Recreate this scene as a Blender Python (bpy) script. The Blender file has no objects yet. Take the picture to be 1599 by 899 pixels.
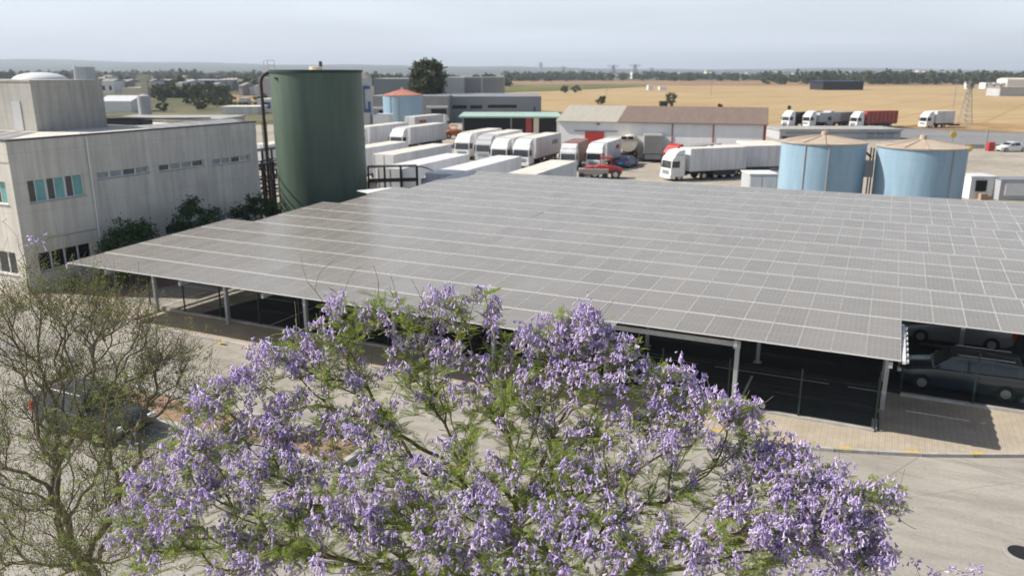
import bpy, math, random
import numpy as np
from mathutils import Vector, Matrix
random.seed(7); rng = np.random.default_rng(11)
C = bpy.context.scene.collection
scene = bpy.context.scene
R = math.radians
ROT = R(25.3)                      # the yard's grid is turned this much against the view
CO, SI = math.cos(ROT), math.sin(ROT)
HCAM = 12.0

# ------------------------------------------------------------------ camera, world, sun, exposure
PITCH = math.atan(336.5/1230)
cd = bpy.data.cameras.new('camera'); cam = bpy.data.objects.new('camera', cd); C.objects.link(cam)
cam.location = (0, 0, HCAM); cam.rotation_euler = (R(90)-PITCH, 0, 0)
cd.sensor_width = 36; cd.lens = 36*1230/1599; cd.clip_start = .1; cd.clip_end = 60000
cd.dof.use_dof = True; cd.dof.focus_distance = 12.0; cd.dof.aperture_fstop = (cd.lens/1000)/.029
scene.camera = cam
SUN_EL = R(41.5); sd = Vector((-math.cos(SUN_EL)*.997, math.cos(SUN_EL)*.075, math.sin(SUN_EL)))
w = bpy.data.worlds.new('World'); scene.world = w; w.use_nodes = True
nt = w.node_tree; nt.nodes.clear()
out = nt.nodes.new('ShaderNodeOutputWorld'); bg = nt.nodes.new('ShaderNodeBackground')
sky = nt.nodes.new('ShaderNodeTexSky'); sky.sky_type = 'NISHITA'; sky.sun_disc = False
sky.sun_elevation = SUN_EL; sky.sun_rotation = R(-87.4); sky.air_density = 1.0; sky.dust_density = 2.0; sky.ozone_density = 2.0
tc = nt.nodes.new('ShaderNodeTexCoord'); mp = nt.nodes.new('ShaderNodeMapping'); mp.inputs['Scale'].default_value = (1.0, 1.0, 11)
mp.inputs['Location'].default_value = (.3, 1.7, .25)
nz = nt.nodes.new('ShaderNodeTexNoise'); nz.inputs['Scale'].default_value = 2.1; nz.inputs['Detail'].default_value = 7; nz.inputs['Roughness'].default_value = .5
nz.inputs['Distortion'].default_value = .4
cr = nt.nodes.new('ShaderNodeValToRGB'); cr.color_ramp.elements[0].position = .36; cr.color_ramp.elements[1].position = .60
cr.color_ramp.elements[0].color = (.80,)*3+(1,); cr.color_ramp.elements[1].color = (1.0,)*3+(1,)
mx = nt.nodes.new('ShaderNodeMix'); mx.data_type = 'RGBA'; mx.inputs[7].default_value = (8.3, 9.1, 10.0, 1)
L = nt.links.new
L(tc.outputs['Generated'], mp.inputs[0]); L(mp.outputs[0], nz.inputs['Vector']); L(nz.outputs['Fac'], cr.inputs[0])
sx_ = nt.nodes.new('ShaderNodeSeparateXYZ'); L(tc.outputs['Generated'], sx_.inputs[0])
ev = nt.nodes.new('ShaderNodeMapRange'); ev.inputs[1].default_value = .12; ev.inputs[2].default_value = .45; ev.inputs[3].default_value = 1; ev.inputs[4].default_value = .0
L(sx_.outputs[2], ev.inputs[0]); ml = nt.nodes.new('ShaderNodeMath'); ml.operation = 'MULTIPLY'; L(cr.outputs[0], ml.inputs[0]); L(ev.outputs[0], ml.inputs[1]); L(ml.outputs[0], mx.inputs[0]); L(sky.outputs[0], mx.inputs[6]); L(mx.outputs[2], bg.inputs[0]); L(bg.outputs[0], out.inputs[0])
bg.inputs[1].default_value = .075
sl = bpy.data.lights.new('sun', 'SUN'); sl.energy = 4.7; sl.angle = R(.53); sl.color = (1, .95, .87)
so = bpy.data.objects.new('sun', sl); so.location = (-60, 0, 60); so.rotation_euler = sd.to_track_quat('Z', 'Y').to_euler(); C.objects.link(so)
scene.view_settings.view_transform = 'Standard'; scene.view_settings.look = 'None'
scene.view_settings.exposure = 0.50; scene.view_settings.gamma = 1.0; scene.view_settings.use_curve_mapping = False
scene.cycles.volume_bounces = 0; scene.cycles.transparent_max_bounces = 8; scene.cycles.max_bounces = 6

# ------------------------------------------------------------------ measuring helpers: pixel of the photograph -> point of the place
def ray(x, y):
    u = (x-799.5)/1230; v = (y-449.5)/1230; S, c = math.sin(PITCH), math.cos(PITCH)
    return u, c-v*S, -(S+v*c)
def g(x, y, z=0.0):
    r = ray(x, y); k = (z-HCAM)/r[2]; return (r[0]*k, r[1]*k)
def pt(x, y, D):
    r = ray(x, y); k = D/r[1]; return Vector((r[0]*k, D, HCAM+r[2]*k))
def W(s, t): return (s*CO+t*SI, -s*SI+t*CO)
def ST(X, Y): return (X*CO-Y*SI, X*SI+Y*CO)

# ------------------------------------------------------------------ mesh helpers
class MB:
    def __init__(s): s.v = []; s.f = []; s.m = []; s.uv = {}
    def quad(s, pts, m=0, uv=None):
        i = len(s.v); s.v += [tuple(p) for p in pts]; s.f.append(tuple(range(i, i+len(pts)))); s.m.append(m)
        if uv: s.uv[len(s.f)-1] = uv
    def box(s, x0, y0, z0, x1, y1, z1, m=0, top=None):
        if x0 > x1: x0, x1 = x1, x0
        if y0 > y1: y0, y1 = y1, y0
        i = len(s.v); s.v += [(x0,y0,z0),(x1,y0,z0),(x1,y1,z0),(x0,y1,z0),(x0,y0,z1),(x1,y0,z1),(x1,y1,z1),(x0,y1,z1)]
        for k, q in enumerate([(0,3,2,1),(4,5,6,7),(0,1,5,4),(1,2,6,5),(2,3,7,6),(3,0,4,7)]):
            s.f.append(tuple(i+j for j in q)); s.m.append(top if (k == 1 and top is not None) else m)
        return s
    def prism(s, poly, z0, z1, m=0, axis='z', top=None):
        n = len(poly); i = len(s.v)
        def P(a, b, c):
            return (a, b, c) if axis == 'z' else ((a, c, b) if axis == 'y' else (c, a, b))
        for z in (z0, z1): s.v += [P(a, b, z) for a, b in poly]
        s.f.append(tuple(i+k for k in reversed(range(n)))); s.m.append(m)
        s.f.append(tuple(i+n+k for k in range(n))); s.m.append(m if top is None else top)
        for k in range(n):
            j = (k+1) % n; s.f.append((i+k, i+j, i+n+j, i+n+k)); s.m.append(m)
        return s
    def tube(s, p0, p1, r0, r1=None, n=8, m=0, cap=True):
        r1 = r0 if r1 is None else r1; p0 = Vector(p0); p1 = Vector(p1); d = (p1-p0).normalized()
        a = d.orthogonal().normalized(); b = d.cross(a); i = len(s.v)
        for p, r in ((p0, r0), (p1, r1)):
            for k in range(n):
                t = 2*math.pi*k/n; s.v.append(tuple(p+(a*math.cos(t)+b*math.sin(t))*r))
        for k in range(n):
            j = (k+1) % n; s.f.append((i+k, i+j, i+n+j, i+n+k)); s.m.append(m)
        if cap: s.f.append(tuple(i+k for k in reversed(range(n)))); s.m.append(m); s.f.append(tuple(i+n+k for k in range(n))); s.m.append(m)
        return s
    def lathe(s, prof, n=48, m=0, c=(0,0)):
        i = len(s.v); k = len(prof)
        for a in range(n):
            t = 2*math.pi*a/n
            for r, z in prof: s.v.append((c[0]+r*math.cos(t), c[1]+r*math.sin(t), z))
        for a in range(n):
            b = (a+1) % n
            for q in range(k-1): s.f.append((i+a*k+q, i+b*k+q, i+b*k+q+1, i+a*k+q+1)); s.m.append(m)
        return s
    def build(s, name, mats, parent=None, loc=(0,0,0), rz=0, smooth=False, bevel=0, off=(0,0,0), world=False):
        me = bpy.data.meshes.new(name)
        if not isinstance(mats, (list, tuple)): mats = [mats]
        q_ = parent
        while q_ is not None and '_off' not in q_.keys(): q_ = q_.parent
        o3 = off if parent is None else (tuple(q_['_off']) if q_ is not None else (0,0,0))
        me.from_pydata([(x-o3[0], y-o3[1], z-o3[2]) for x, y, z in s.v], [], s.f)
        for m in mats: me.materials.append(m)
        me.polygons.foreach_set('material_index', s.m)
        if s.uv:
            ul = me.uv_layers.new(name='UVMap').data
            for fi, uv in s.uv.items():
                for k, li in enumerate(me.polygons[fi].loop_indices): ul[li].uv = uv[k]
        if smooth: me.polygons.foreach_set('use_smooth', [True]*len(me.polygons))
        me.update()
        if smooth:
            try: me.set_sharp_from_angle(angle=R(35))
            except Exception: pass
        o = bpy.data.objects.new(name, me); C.objects.link(o)
        if parent is not None: o.parent = parent
        else: o.location = loc; o.rotation_euler = (0, 0, rz)
        if bevel:
            b = o.modifiers.new('bevel', 'BEVEL'); b.width = bevel; b.segments = 2; b.limit_method = 'ANGLE'
        return o
def tag(o, label=None, cat=None, group=None, kind=None):
    if label: o['label'] = label
    if cat: o['category'] = cat
    if group: o['group'] = group
    if kind: o['kind'] = kind
    return o
def thing(name, label, cat, loc=(0,0,0), rz=0, group=None, off=(0,0,0)):
    o = bpy.data.objects.new(name, None); C.objects.link(o); o.empty_display_size = .3
    o.location = loc; o.rotation_euler = (0, 0, rz); o['_off'] = off
    return tag(o, label, cat, group)
def grid_thing(name, label, cat, s, t, group=None):     # parts are given in yard coordinates (s, t, z)
    x, y = W(s, t); return thing(name, label, cat, (x, y, 0), -ROT, group, off=(s, t, 0))
def dup(root, loc=None, rz=None, label=None, group=None):
    r = root.copy(); C.objects.link(r)
    if loc is not None: r.location = loc
    if rz is not None: r.rotation_euler = (0, 0, rz)
    if label: r['label'] = label
    if group: r['group'] = group
    def kids(a, b):
        for ch in a.children:
            c = ch.copy(); C.objects.link(c); c.parent = b; kids(ch, c)
    kids(root, r); return r

# ------------------------------------------------------------------ materials
def mat(name, col, rough=.7, metal=0, var=0, scale=3, spec=.5, bump=0, bscale=20, col2=None, emit=None, stretch=None):
    m = bpy.data.materials.new(name); m.use_nodes = True; n = m.node_tree.nodes; l = m.node_tree.links.new
    p = n['Principled BSDF']; p.inputs['Base Color'].default_value = (*col, 1); p.inputs['Roughness'].default_value = rough
    p.inputs['Metallic'].default_value = metal; p.inputs['Specular IOR Level'].default_value = spec
    if var or bump:
        t = n.new('ShaderNodeTexCoord'); mpn = n.new('ShaderNodeMapping'); l(t.outputs['Object'], mpn.inputs[0])
        if stretch: mpn.inputs['Scale'].default_value = stretch
    if var:
        q = n.new('ShaderNodeTexNoise'); q.inputs['Scale'].default_value = scale; q.inputs['Detail'].default_value = 8; q.inputs['Roughness'].default_value = .62
        l(mpn.outputs[0], q.inputs['Vector'])
        r = n.new('ShaderNodeValToRGB'); r.color_ramp.elements[0].position = .3; r.color_ramp.elements[1].position = .7
        c2 = col2 or tuple(c*(1-var) for c in col); r.color_ramp.elements[0].color = (*c2, 1)
        r.color_ramp.elements[1].color = (*(min(1, c*(1+var*.6)) for c in col), 1) if not col2 else (*col, 1)
        l(q.outputs['Fac'], r.inputs[0]); l(r.outputs[0], p.inputs['Base Color'])
    if bump:
        q = n.new('ShaderNodeTexNoise'); q.inputs['Scale'].default_value = bscale; q.inputs['Detail'].default_value = 6
        l(mpn.outputs[0], q.inputs['Vector']); b = n.new('ShaderNodeBump'); b.inputs['Strength'].default_value = bump
        l(q.outputs['Fac'], b.inputs['Height']); l(b.outputs[0], p.inputs['Normal'])
    return m
class NG:      # tiny node-graph helper
    def __init__(s, name):
        s.m = bpy.data.materials.new(name); s.m.use_nodes = True; s.n = s.m.node_tree.nodes; s.p = s.n['Principled BSDF']
        s.t = s.n.new('ShaderNodeTexCoord')
    def l(s, a, b): s.m.node_tree.links.new(a, b)
    def map(s, src, scale=(1,1,1), loc=(0,0,0), rot=(0,0,0)):
        q = s.n.new('ShaderNodeMapping'); q.inputs['Scale'].default_value = scale; q.inputs['Location'].default_value = loc; q.inputs['Rotation'].default_value = rot
        s.l(src, q.inputs[0]); return q.outputs[0]
    def noise(s, vec, scale, detail=6, rough=.6, dist=0):
        q = s.n.new('ShaderNodeTexNoise'); q.inputs['Scale'].default_value = scale; q.inputs['Detail'].default_value = detail
        q.inputs['Roughness'].default_value = rough; q.inputs['Distortion'].default_value = dist; s.l(vec, q.inputs['Vector']); return q.outputs['Fac']
    def ramp(s, fac, stops):
        r = s.n.new('ShaderNodeValToRGB'); e = r.color_ramp.elements
        while len(e) < len(stops): e.new(.5)
        for k, (pos, c) in enumerate(stops):
            e[k].position = pos; e[k].color = (*(c if isinstance(c, tuple) else (c, c, c)), 1)
        s.l(fac, r.inputs[0]); return r.outputs[0]
    def mix(s, fac, a, b, mode='MIX'):
        q = s.n.new('ShaderNodeMix'); q.data_type = 'RGBA'; q.blend_type = mode
        for i, v in ((0, fac), (6, a), (7, b)):
            if isinstance(v, (int, float)): q.inputs[i].default_value = v
            elif isinstance(v, tuple): q.inputs[i].default_value = (*v, 1)
            else: s.l(v, q.inputs[i])
        return q.outputs[2]
    def math(s, op, a, b=None, c=None):
        q = s.n.new('ShaderNodeMath'); q.operation = op
        for i, v in enumerate((a, b, c)):
            if v is None: continue
            if isinstance(v, (int, float)): q.inputs[i].default_value = v
            else: s.l(v, q.inputs[i])
        return q.outputs[0]
    def sep(s, v):
        q = s.n.new('ShaderNodeSeparateXYZ'); s.l(v, q.inputs[0]); return q.outputs
    def bump(s, h, st=.3, dist=.02):
        b = s.n.new('ShaderNodeBump'); b.inputs['Strength'].default_value = st; b.inputs['Distance'].default_value = dist
        s.l(h, b.inputs['Height']); s.l(b.outputs[0], s.p.inputs['Normal'])
    def done(s, col=None, rough=.8, spec=.5):
        if col is not None:
            if isinstance(col, tuple): s.p.inputs['Base Color'].default_value = (*col, 1)
            else: s.l(col, s.p.inputs['Base Color'])
        if isinstance(rough, (int, float)): s.p.inputs['Roughness'].default_value = rough
        else: s.l(rough, s.p.inputs['Roughness'])
        s.p.inputs['Specular IOR Level'].default_value = spec
        return s.m

def concrete_wall(lo=(.60,.565,.50), hi=(.73,.69,.61)):
    k = NG('stained_precast_concrete'); o = k.t.outputs['Object']
    base = k.ramp(k.noise(o, .5, 8, .6), [(.3, lo), (.7, hi)])
    streak = k.ramp(k.noise(k.map(o, (2.2, 2.2, .12)), 1.2, 8, .7), [(.34, .70), (.58, 1.0)])
    fine = k.ramp(k.noise(o, 14, 4), [(.3, .93), (.7, 1.05)])
    c = k.mix(.8, base, streak, 'MULTIPLY'); c = k.mix(.6, c, fine, 'MULTIPLY')
    x, y, z = k.sep(o)
    # joints between the precast slabs
    def joint(v, step, wdt, off=0):
        f = k.math('FRACT', k.math('DIVIDE', k.math('ADD', v, off), step)); return k.math('LESS_THAN', f, wdt/step)
    j = joint(z, 1.62, .02, .3)
    c = k.mix(k.math('MULTIPLY', j, .35), c, (.16,.15,.14)); k.bump(k.noise(o, 30, 4), .12)
    return k.done(c, .9, .25)
def road_mat():
    k = NG('sun_bleached_concrete_road'); o = k.t.outputs['Object']
    c = k.ramp(k.noise(o, .22, 9, .65), [(.3, (.31,.285,.245)), (.72, (.41,.38,.33))])
    st = k.ramp(k.noise(k.map(o, (.5, 2.2, 1), rot=(0, 0, .5)), .7, 7, .7, .6), [(.38, .72), (.56, 1.0)])
    c = k.mix(.75, c, st, 'MULTIPLY')
    sp = k.ramp(k.noise(o, 9, 6, .7), [(.35, .86), (.6, 1.04)]); c = k.mix(.8, c, sp, 'MULTIPLY')
    x, y, z = k.sep(k.map(o, rot=(0, 0, ROT)))
    f = k.math('LESS_THAN', k.math('FRACT', k.math('DIVIDE', k.math('ADD', x, .35), 4.6)), .008)
    f2 = k.math('LESS_THAN', k.math('FRACT', k.math('DIVIDE', k.math('ADD', y, 1.2), 9.0)), .004)
    c = k.mix(k.math('MULTIPLY', k.math('MAXIMUM', f, f2), .5), c, (.12,.11,.10))
    vo = k.n.new('ShaderNodeTexVoronoi'); vo.feature = 'DISTANCE_TO_EDGE'; vo.inputs['Scale'].default_value = .16
    k.l(k.mix(.12, o, k.noise(o, 1.5, 5)), vo.inputs['Vector'])
    cr_ = k.math('LESS_THAN', vo.outputs['Distance'], .0016); c = k.mix(k.math('MULTIPLY', cr_, .4), c, (.12,.11,.10))
    k.bump(k.noise(o, 40, 4), .15); return k.done(c, .92, .2)
def paving_mat():
    k = NG('ribbed_beige_paving_tiles'); o = k.t.outputs['Object']
    c = k.ramp(k.noise(o, .8, 7), [(.3, (.38,.325,.25)), (.7, (.49,.42,.33))])
    b = k.n.new('ShaderNodeTexBrick'); b.inputs['Scale'].default_value = 1; b.inputs['Mortar Size'].default_value = .012; b.inputs['Brick Width'].default_value = .2
    b.inputs['Row Height'].default_value = .2; b.offset = 0; b.inputs['Color1'].default_value = (1,1,1,1); b.inputs['Color2'].default_value = (.9,.9,.9,1); b.inputs['Mortar'].default_value = (.8,.79,.78,1)
    k.l(o, b.inputs['Vector']); c = k.mix(1, c, b.outputs['Color'], 'MULTIPLY')
    x, y, z = k.sep(o); r = k.math('FRACT', k.math('DIVIDE', x, .075)); r = k.math('LESS_THAN', r, .3)
    c = k.mix(k.math('MULTIPLY', r, .25), c, (.2,.16,.12)); return k.done(c, .9, .2)
def field_mat():
    k = NG('ripe_wheat_stubble'); o = k.t.outputs['Object']
    c = k.ramp(k.noise(o, .012, 8, .6), [(.3, (.37,.265,.135)), (.7, (.47,.345,.19))])
    wv = k.n.new('ShaderNodeTexWave'); wv.inputs['Scale'].default_value = .035; wv.inputs['Distortion'].default_value = 3.5; wv.inputs['Detail'].default_value = 3; wv.inputs['Detail Scale'].default_value = .4
    k.l(k.map(o, rot=(0, 0, 1.0)), wv.inputs['Vector']); s_ = k.ramp(wv.outputs['Fac'], [(.0, .84), (.35, 1.0)])
    c = k.mix(.8, c, s_, 'MULTIPLY')
    x, y, z = k.sep(k.map(o, rot=(0, 0, .62)))
    f = k.math('LESS_THAN', k.math('FRACT', k.math('DIVIDE', x, 21)), .06); c = k.mix(k.math('MULTIPLY', f, .35), c, (.25,.17,.075))
    p = k.ramp(k.noise(o, .05, 6, .7), [(.35, .88), (.6, 1.03)]); c = k.mix(.7, c, p, 'MULTIPLY')
    return k.done(c, .95, .1)
def scrub_mat(name, a, b, c3, sc=.03):
    k = NG(name); o = k.t.outputs['Object']
    c = k.ramp(k.noise(o, sc, 9, .68), [(.34, a), (.5, b), (.66, c3)]); f = k.ramp(k.noise(o, sc*14, 6, .7), [(.3, .7), (.65, 1.1)])
    c = k.mix(.8, c, f, 'MULTIPLY'); return k.done(c, .95, .1)
def pv_mat():
    k = NG('dusty_solar_glass'); x, y, z = k.sep(k.t.outputs['UV'])
    def line(v, n, wd, off=0):
        f = k.math('FRACT', k.math('ADD', k.math('MULTIPLY', v, n), off)); f = k.math('ABSOLUTE', k.math('SUBTRACT', f, .5)); return k.math('GREATER_THAN', f, .5-wd)
    cols = line(x, 6, .035); mid = k.math('LESS_THAN', k.math('ABSOLUTE', k.math('SUBTRACT', y, .5)), .006); rows = line(y, 24, .03)
    o = k.t.outputs['Object']
    ge = k.n.new('ShaderNodeNewGeometry')
    wp = ge.outputs['Position']
    dust = k.ramp(k.noise(wp, .2, 4, .55), [(.3, (.225,.205,.18)), (.7, (.25,.23,.203))])
    oi = k.n.new('ShaderNodeObjectInfo')
    rnd = k.math('ADD', .93, k.math('MULTIPLY', k.math('FRACT', k.math('ADD', ge.outputs['Random Per Island'], oi.outputs['Random'])), .13))
    base = k.mix(1, dust, k.n.new('ShaderNodeCombineXYZ').outputs[0] if False else rnd, 'MULTIPLY')
    c = k.mix(k.math('MULTIPLY', k.math('MAXIMUM', cols, mid), .8), base, (.34,.335,.32)); c = k.mix(k.math('MULTIPLY', rows, .2), c, (.28,.28,.27))
    st = k.ramp(k.noise(wp, .9, 4, .6), [(.3, .95), (.7, 1.04)]); c = k.mix(.8, c, st, 'MULTIPLY')
    return k.done(c, k.ramp(k.noise(wp, 1.2, 5), [(.3, .20), (.7, .36)]), .6)
def leafy(name, c1, c2, transl=.35, rough=.6):
    k = NG(name); ge = k.n.new('ShaderNodeNewGeometry')
    c = k.ramp(ge.outputs['Random Per Island'], [(0, c1), (1, c2)]); k.done(c, rough, .3)
    tr = k.n.new('ShaderNodeBsdfTranslucent'); k.l(c, tr.inputs[0]); ms = k.n.new('ShaderNodeMixShader'); ms.inputs[0].default_value = transl
    o = k.n['Material Output']; k.l(k.p.outputs[0], ms.inputs[1]); k.l(tr.outputs[0], ms.inputs[2]); k.l(ms.outputs[0], o.inputs[0]); return k.m
def streaky(name, c1, c2, sc=(1.5,1.5,.12), rough=.5, hb=None, metal=0):
    k = NG(name); o = k.t.outputs['Object']; c = k.ramp(k.noise(k.map(o, sc), 1.0, 8, .65), [(.32, c2), (.62, c1)])
    if hb:
        x, y, z = k.sep(o); f = k.math('LESS_THAN', k.math('FRACT', k.math('DIVIDE', z, hb)), .015/hb*1.2)
        c = k.mix(k.math('MULTIPLY', f, .35), c, tuple(a*.4 for a in c2))
    k.bump(k.noise(o, 3, 5), .15); k.p.inputs['Metallic'].default_value = metal
    return k.done(c, rough, .4)

M = {}
M['wall'] = concrete_wall(); M['wall2'] = concrete_wall((.36,.345,.315), (.45,.43,.395)); M['road'] = road_mat(); M['paving'] = paving_mat(); M['field'] = field_mat(); M['pv'] = pv_mat()
M['kerb'] = mat('kerb_concrete', (.42,.40,.37), .9, var=.3, scale=2, bump=.2)
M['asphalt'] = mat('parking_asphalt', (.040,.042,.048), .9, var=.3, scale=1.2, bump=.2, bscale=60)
M['paint'] = mat('white_road_paint', (.6,.6,.58), .7, var=.25, scale=6)
M['ypaint'] = mat('worn_yellow_paint', (.62,.40,.10), .8, var=.3, scale=7)
M['alu'] = mat('anodised_frame', (.70,.69,.66), .5, .1)
M['alu2'] = mat('dull_side_frame', (.58,.57,.54), .5, .1)
M['galv'] = mat('galvanised_steel', (.42,.43,.44), .5, .35, var=.2, scale=3)
M['dsteel'] = mat('black_steel', (.018,.018,.022), .5, .2)
M['rust'] = mat('rusty_pipe', (.07,.045,.035), .7, .2, var=.4, scale=4)
M['fence'] = mat('green_black_fence_coating', (.012,.03,.024), .5)
M['glassT'] = mat('teal_blind_glass', (.16,.42,.40), .25, spec=.6, var=.25, scale=1.2)
M['glassD'] = mat('dark_window_glass', (.02,.024,.028), .08, spec=.9)
M['glassG'] = mat('grey_window_glass', (.26,.30,.31), .12, spec=.8, var=.3, scale=2)
M['white'] = mat('white_painted_metal', (.72,.72,.70), .45, var=.08, scale=1.5)
M['offwhite'] = mat('dusty_white_roof', (.68,.64,.56), .7, var=.25, scale=.6)
M['trailer'] = streaky('white_trailer_sheet', (.68,.68,.69), (.52,.52,.52), (1.2,1.2,.25), .5)
M['cream'] = mat('cream_render', (.62,.56,.44), .85, var=.15, scale=1)
M['greysheet'] = mat('grey_cladding', (.23,.245,.26), .6, var=.15, scale=.1)
M['ltgrey'] = mat('light_grey_cladding', (.42,.43,.44), .65, var=.15, scale=.15)
M['midgrey'] = mat('mid_grey_render', (.29,.285,.27), .85, var=.2, scale=.3)
M['blueroof'] = mat('blue_cladding', (.035,.075,.19), .5, var=.15, scale=.1)
M['roofgrey'] = mat('felt_roof', (.36,.35,.33), .9, var=.25, scale=.6)
M['black'] = mat('dark_opening', (.012,.012,.014), .9)
M['tyre'] = mat('tyre_rubber', (.02,.02,.02), .85); M['rim'] = mat('wheel_rim', (.45,.45,.46), .35, .7)
M['red'] = mat('red_paint', (.42,.035,.03), .5, var=.15, scale=1); M['redtarp'] = mat('red_brown_tarpaulin', (.36,.055,.04), .7, var=.25, scale=.8)
M['orange'] = mat('orange_paint', (.60,.17,.03), .5); M['yellow'] = mat('yellow_paint', (.72,.47,.03), .5)
M['brownbox'] = mat('brown_trailer_sheet', (.24,.13,.095), .7, var=.15, scale=1)
M['bluecar'] = mat('blue_car_paint', (.05,.13,.27), .3, spec=.7); M['silver'] = mat('silver_car_paint', (.42,.43,.44), .3, .4, spec=.7)
M['darkcar'] = mat('dark_blue_grey_car_paint', (.035,.045,.06), .2, spec=.9); M['paleblue'] = mat('pale_grey_car_paint', (.2,.215,.23), .25, spec=.8)
M['lamp_red'] = mat('red_lamp_glass', (.5,.03,.02), .2); M['lamp_clear'] = mat('clear_lamp_glass', (.7,.7,.68), .15)
M['greentank'] = streaky('green_tank_paint', (.10,.145,.105), (.06,.095,.072), (.7,.7,.08), .5, hb=1.5)
M['dkgreen'] = mat('dark_green_rim', (.02,.035,.028), .6)
M['bluetank'] = streaky('pale_blue_tank_paint', (.29,.41,.50), (.20,.315,.41), (.7,.7,.1), .5, hb=1.55)
M['tankroof'] = mat('dusty_pink_tank_roof', (.47,.40,.31), .85, var=.25, scale=.8, col2=(.39,.30,.235))
M['redroof'] = mat('brick_red_tank_roof', (.46,.20,.14), .8, var=.2, scale=.8)
M['shedwall'] = streaky('whitewashed_wall', (.84,.84,.82), (.76,.75,.73), (.5,.5,.1), .85)
M['shedroofL'] = mat('pale_fibre_cement', (.38,.355,.30), .9, var=.12, scale=.8, stretch=(3,.3,1))
M['shedroofR'] = mat('brown_weathered_sheet', (.185,.135,.11), .9, var=.15, scale=.7, stretch=(3,.3,1))
M['tan'] = mat('tan_gable_brick', (.40,.27,.19), .9, var=.15, scale=2)
M['mint'] = mat('pale_green_roof', (.33,.47,.40), .7, var=.12, scale=.3)
M['soil'] = mat('reddish_planting_soil', (.30,.195,.13), .95, var=.35, scale=5, bump=.5)
M['scrub'] = scrub_mat('dry_scrub_ground', (.07,.085,.04), (.13,.125,.07), (.25,.205,.13))
M['lot'] = scrub_mat('dusty_yard_concrete', (.30,.265,.215), (.38,.34,.28), (.43,.39,.33), .05)
M['brownfield'] = scrub_mat('ploughed_brown_strip', (.24,.15,.085), (.30,.19,.11), (.36,.235,.14), .02)
M['greenfield'] = scrub_mat('green_brown_verge', (.10,.11,.045), (.15,.15,.06), (.24,.20,.09), .02)
M['bank'] = scrub_mat('brown_dry_bank', (.22,.135,.06), (.34,.22,.11), (.45,.33,.18), .09)
M['farroad'] = scrub_mat('worn_grey_asphalt', (.20,.20,.20), (.235,.235,.235), (.27,.265,.26), .06)
M['hill'] = scrub_mat('wooded_hillside', (.022,.036,.018), (.045,.06,.03), (.13,.125,.08), .004)
M['bark'] = mat('jacaranda_bark', (.20,.145,.095), .9, var=.35, scale=9, bump=.4, bscale=30)
M['bark2'] = mat('dry_twig_bark', (.22,.175,.125), .9, var=.35, scale=9, bump=.4, bscale=30)
M['leaf'] = leafy('fern_leaf_green', (.11,.19,.03), (.40,.46,.10), .5)
M['leaf2'] = leafy('sparse_leaf_olive', (.09,.13,.03), (.27,.32,.08), .4)
M['bloom'] = leafy('lilac_blossom', (.41,.295,.60), (.87,.78,.92), .45, .7)
M['bush'] = leafy('dark_bush_leaf', (.022,.055,.018), (.06,.115,.035), .2)
M['farleaf'] = leafy('far_tree_leaf', (.035,.05,.02), (.085,.10,.04), .15, .8)

# ------------------------------------------------------------------ ground sheets
def sheet(name, poly, z, m, rz=None):
    b = MB()
    if rz is None: b.quad([(x, y, 0) for x, y in poly], 0); o = b.build(name, m, loc=(0, 0, z))
    else: b.quad([(s, t, 0) for s, t in poly], 0); o = b.build(name, m, loc=(0, 0, z), rz=-ROT)
    return tag(o, kind='structure')
sheet('ground', [(-14000,-300),(14000,-300),(14000,15000),(-14000,15000)], 0, M['scrub'])
sheet('yard', [(-75,-30),(150,-30),(150,99),(118,140),(80,166),(60,182),(-12,205),(-60,190),(-75,120)], .004, M['lot'])
kerb_line = [(-90,25.4),(-2.9,25.45),(-1.7,25.58),(-.5,25.86),(.8,26.28),(2.1,26.72),(3.6,27.38),(5.1,28.1),(11,30.9),(30,39.9)]
sheet('road', [(-90,-25),(45,-25),(30,39.9)]+list(reversed(kerb_line[:-1]))+[], .008, M['road'], 1)
# pavement slab with a real step, kerb stones along its front
b = MB(); b.prism(kerb_line[:-1]+[(12.9,31.75),(.78,31.75),(.78,27.9),(-36.5,27.9),(-41.9,27.9),(-90,27.9)], 0.0, .12)
tag(b.build('pavement', M['paving'], rz=-ROT, loc=(0,0,.0)), kind='structure')
b = MB()
for (s0, t0), (s1, t1) in zip(kerb_line[:-1], kerb_line[1:]):
    n = max(1, int(math.hypot(s1-s0, t1-t0)/1.0)) if s0 > -50 else 40
    for k in range(n):
        a0 = (s0+(s1-s0)*k/n, t0+(t1-t0)*k/n); a1 = (s0+(s1-s0)*(k+.985)/n, t0+(t1-t0)*(k+.985)/n)
        d = Vector((a1[0]-a0[0], a1[1]-a0[1])).normalized(); q = Vector((d.y, -d.x))*.13
        b.prism([(a0[0]+q.x, a0[1]+q.y), (a1[0]+q.x, a1[1]+q.y), a1, a0], 0.0, .123)
tag(b.build('kerb', M['kerb'], rz=-ROT), kind='structure')
b = MB()
for x, y in ((1218,691),(1320,699),(1424,705),(1527,707),(345,534),(385,541),(640,590),(560,574),(470,555),(1120,672)):
    X, Y = g(x, y, .12); s, t = ST(X, Y); an = 0 if s < -1 else .42
    c_, n_ = math.cos(an), math.sin(an); b.quad([(s+u*c_-v*n_, t+u*n_+v*c_, 0) for u, v in ((-.22,-.08),(.22,-.08),(.22,.08),(-.22,.08))])
tag(b.build('yellow_kerb_marks', M['ypaint'], rz=-ROT, loc=(0,0,.127)), kind='structure')
sheet('parking_floor', [(-41.9,27.9),(.78,27.9),(.78,31.75),(60,31.75),(60,62),(-41.9,62)], .012+.004, M['asphalt'], 1)
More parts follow.
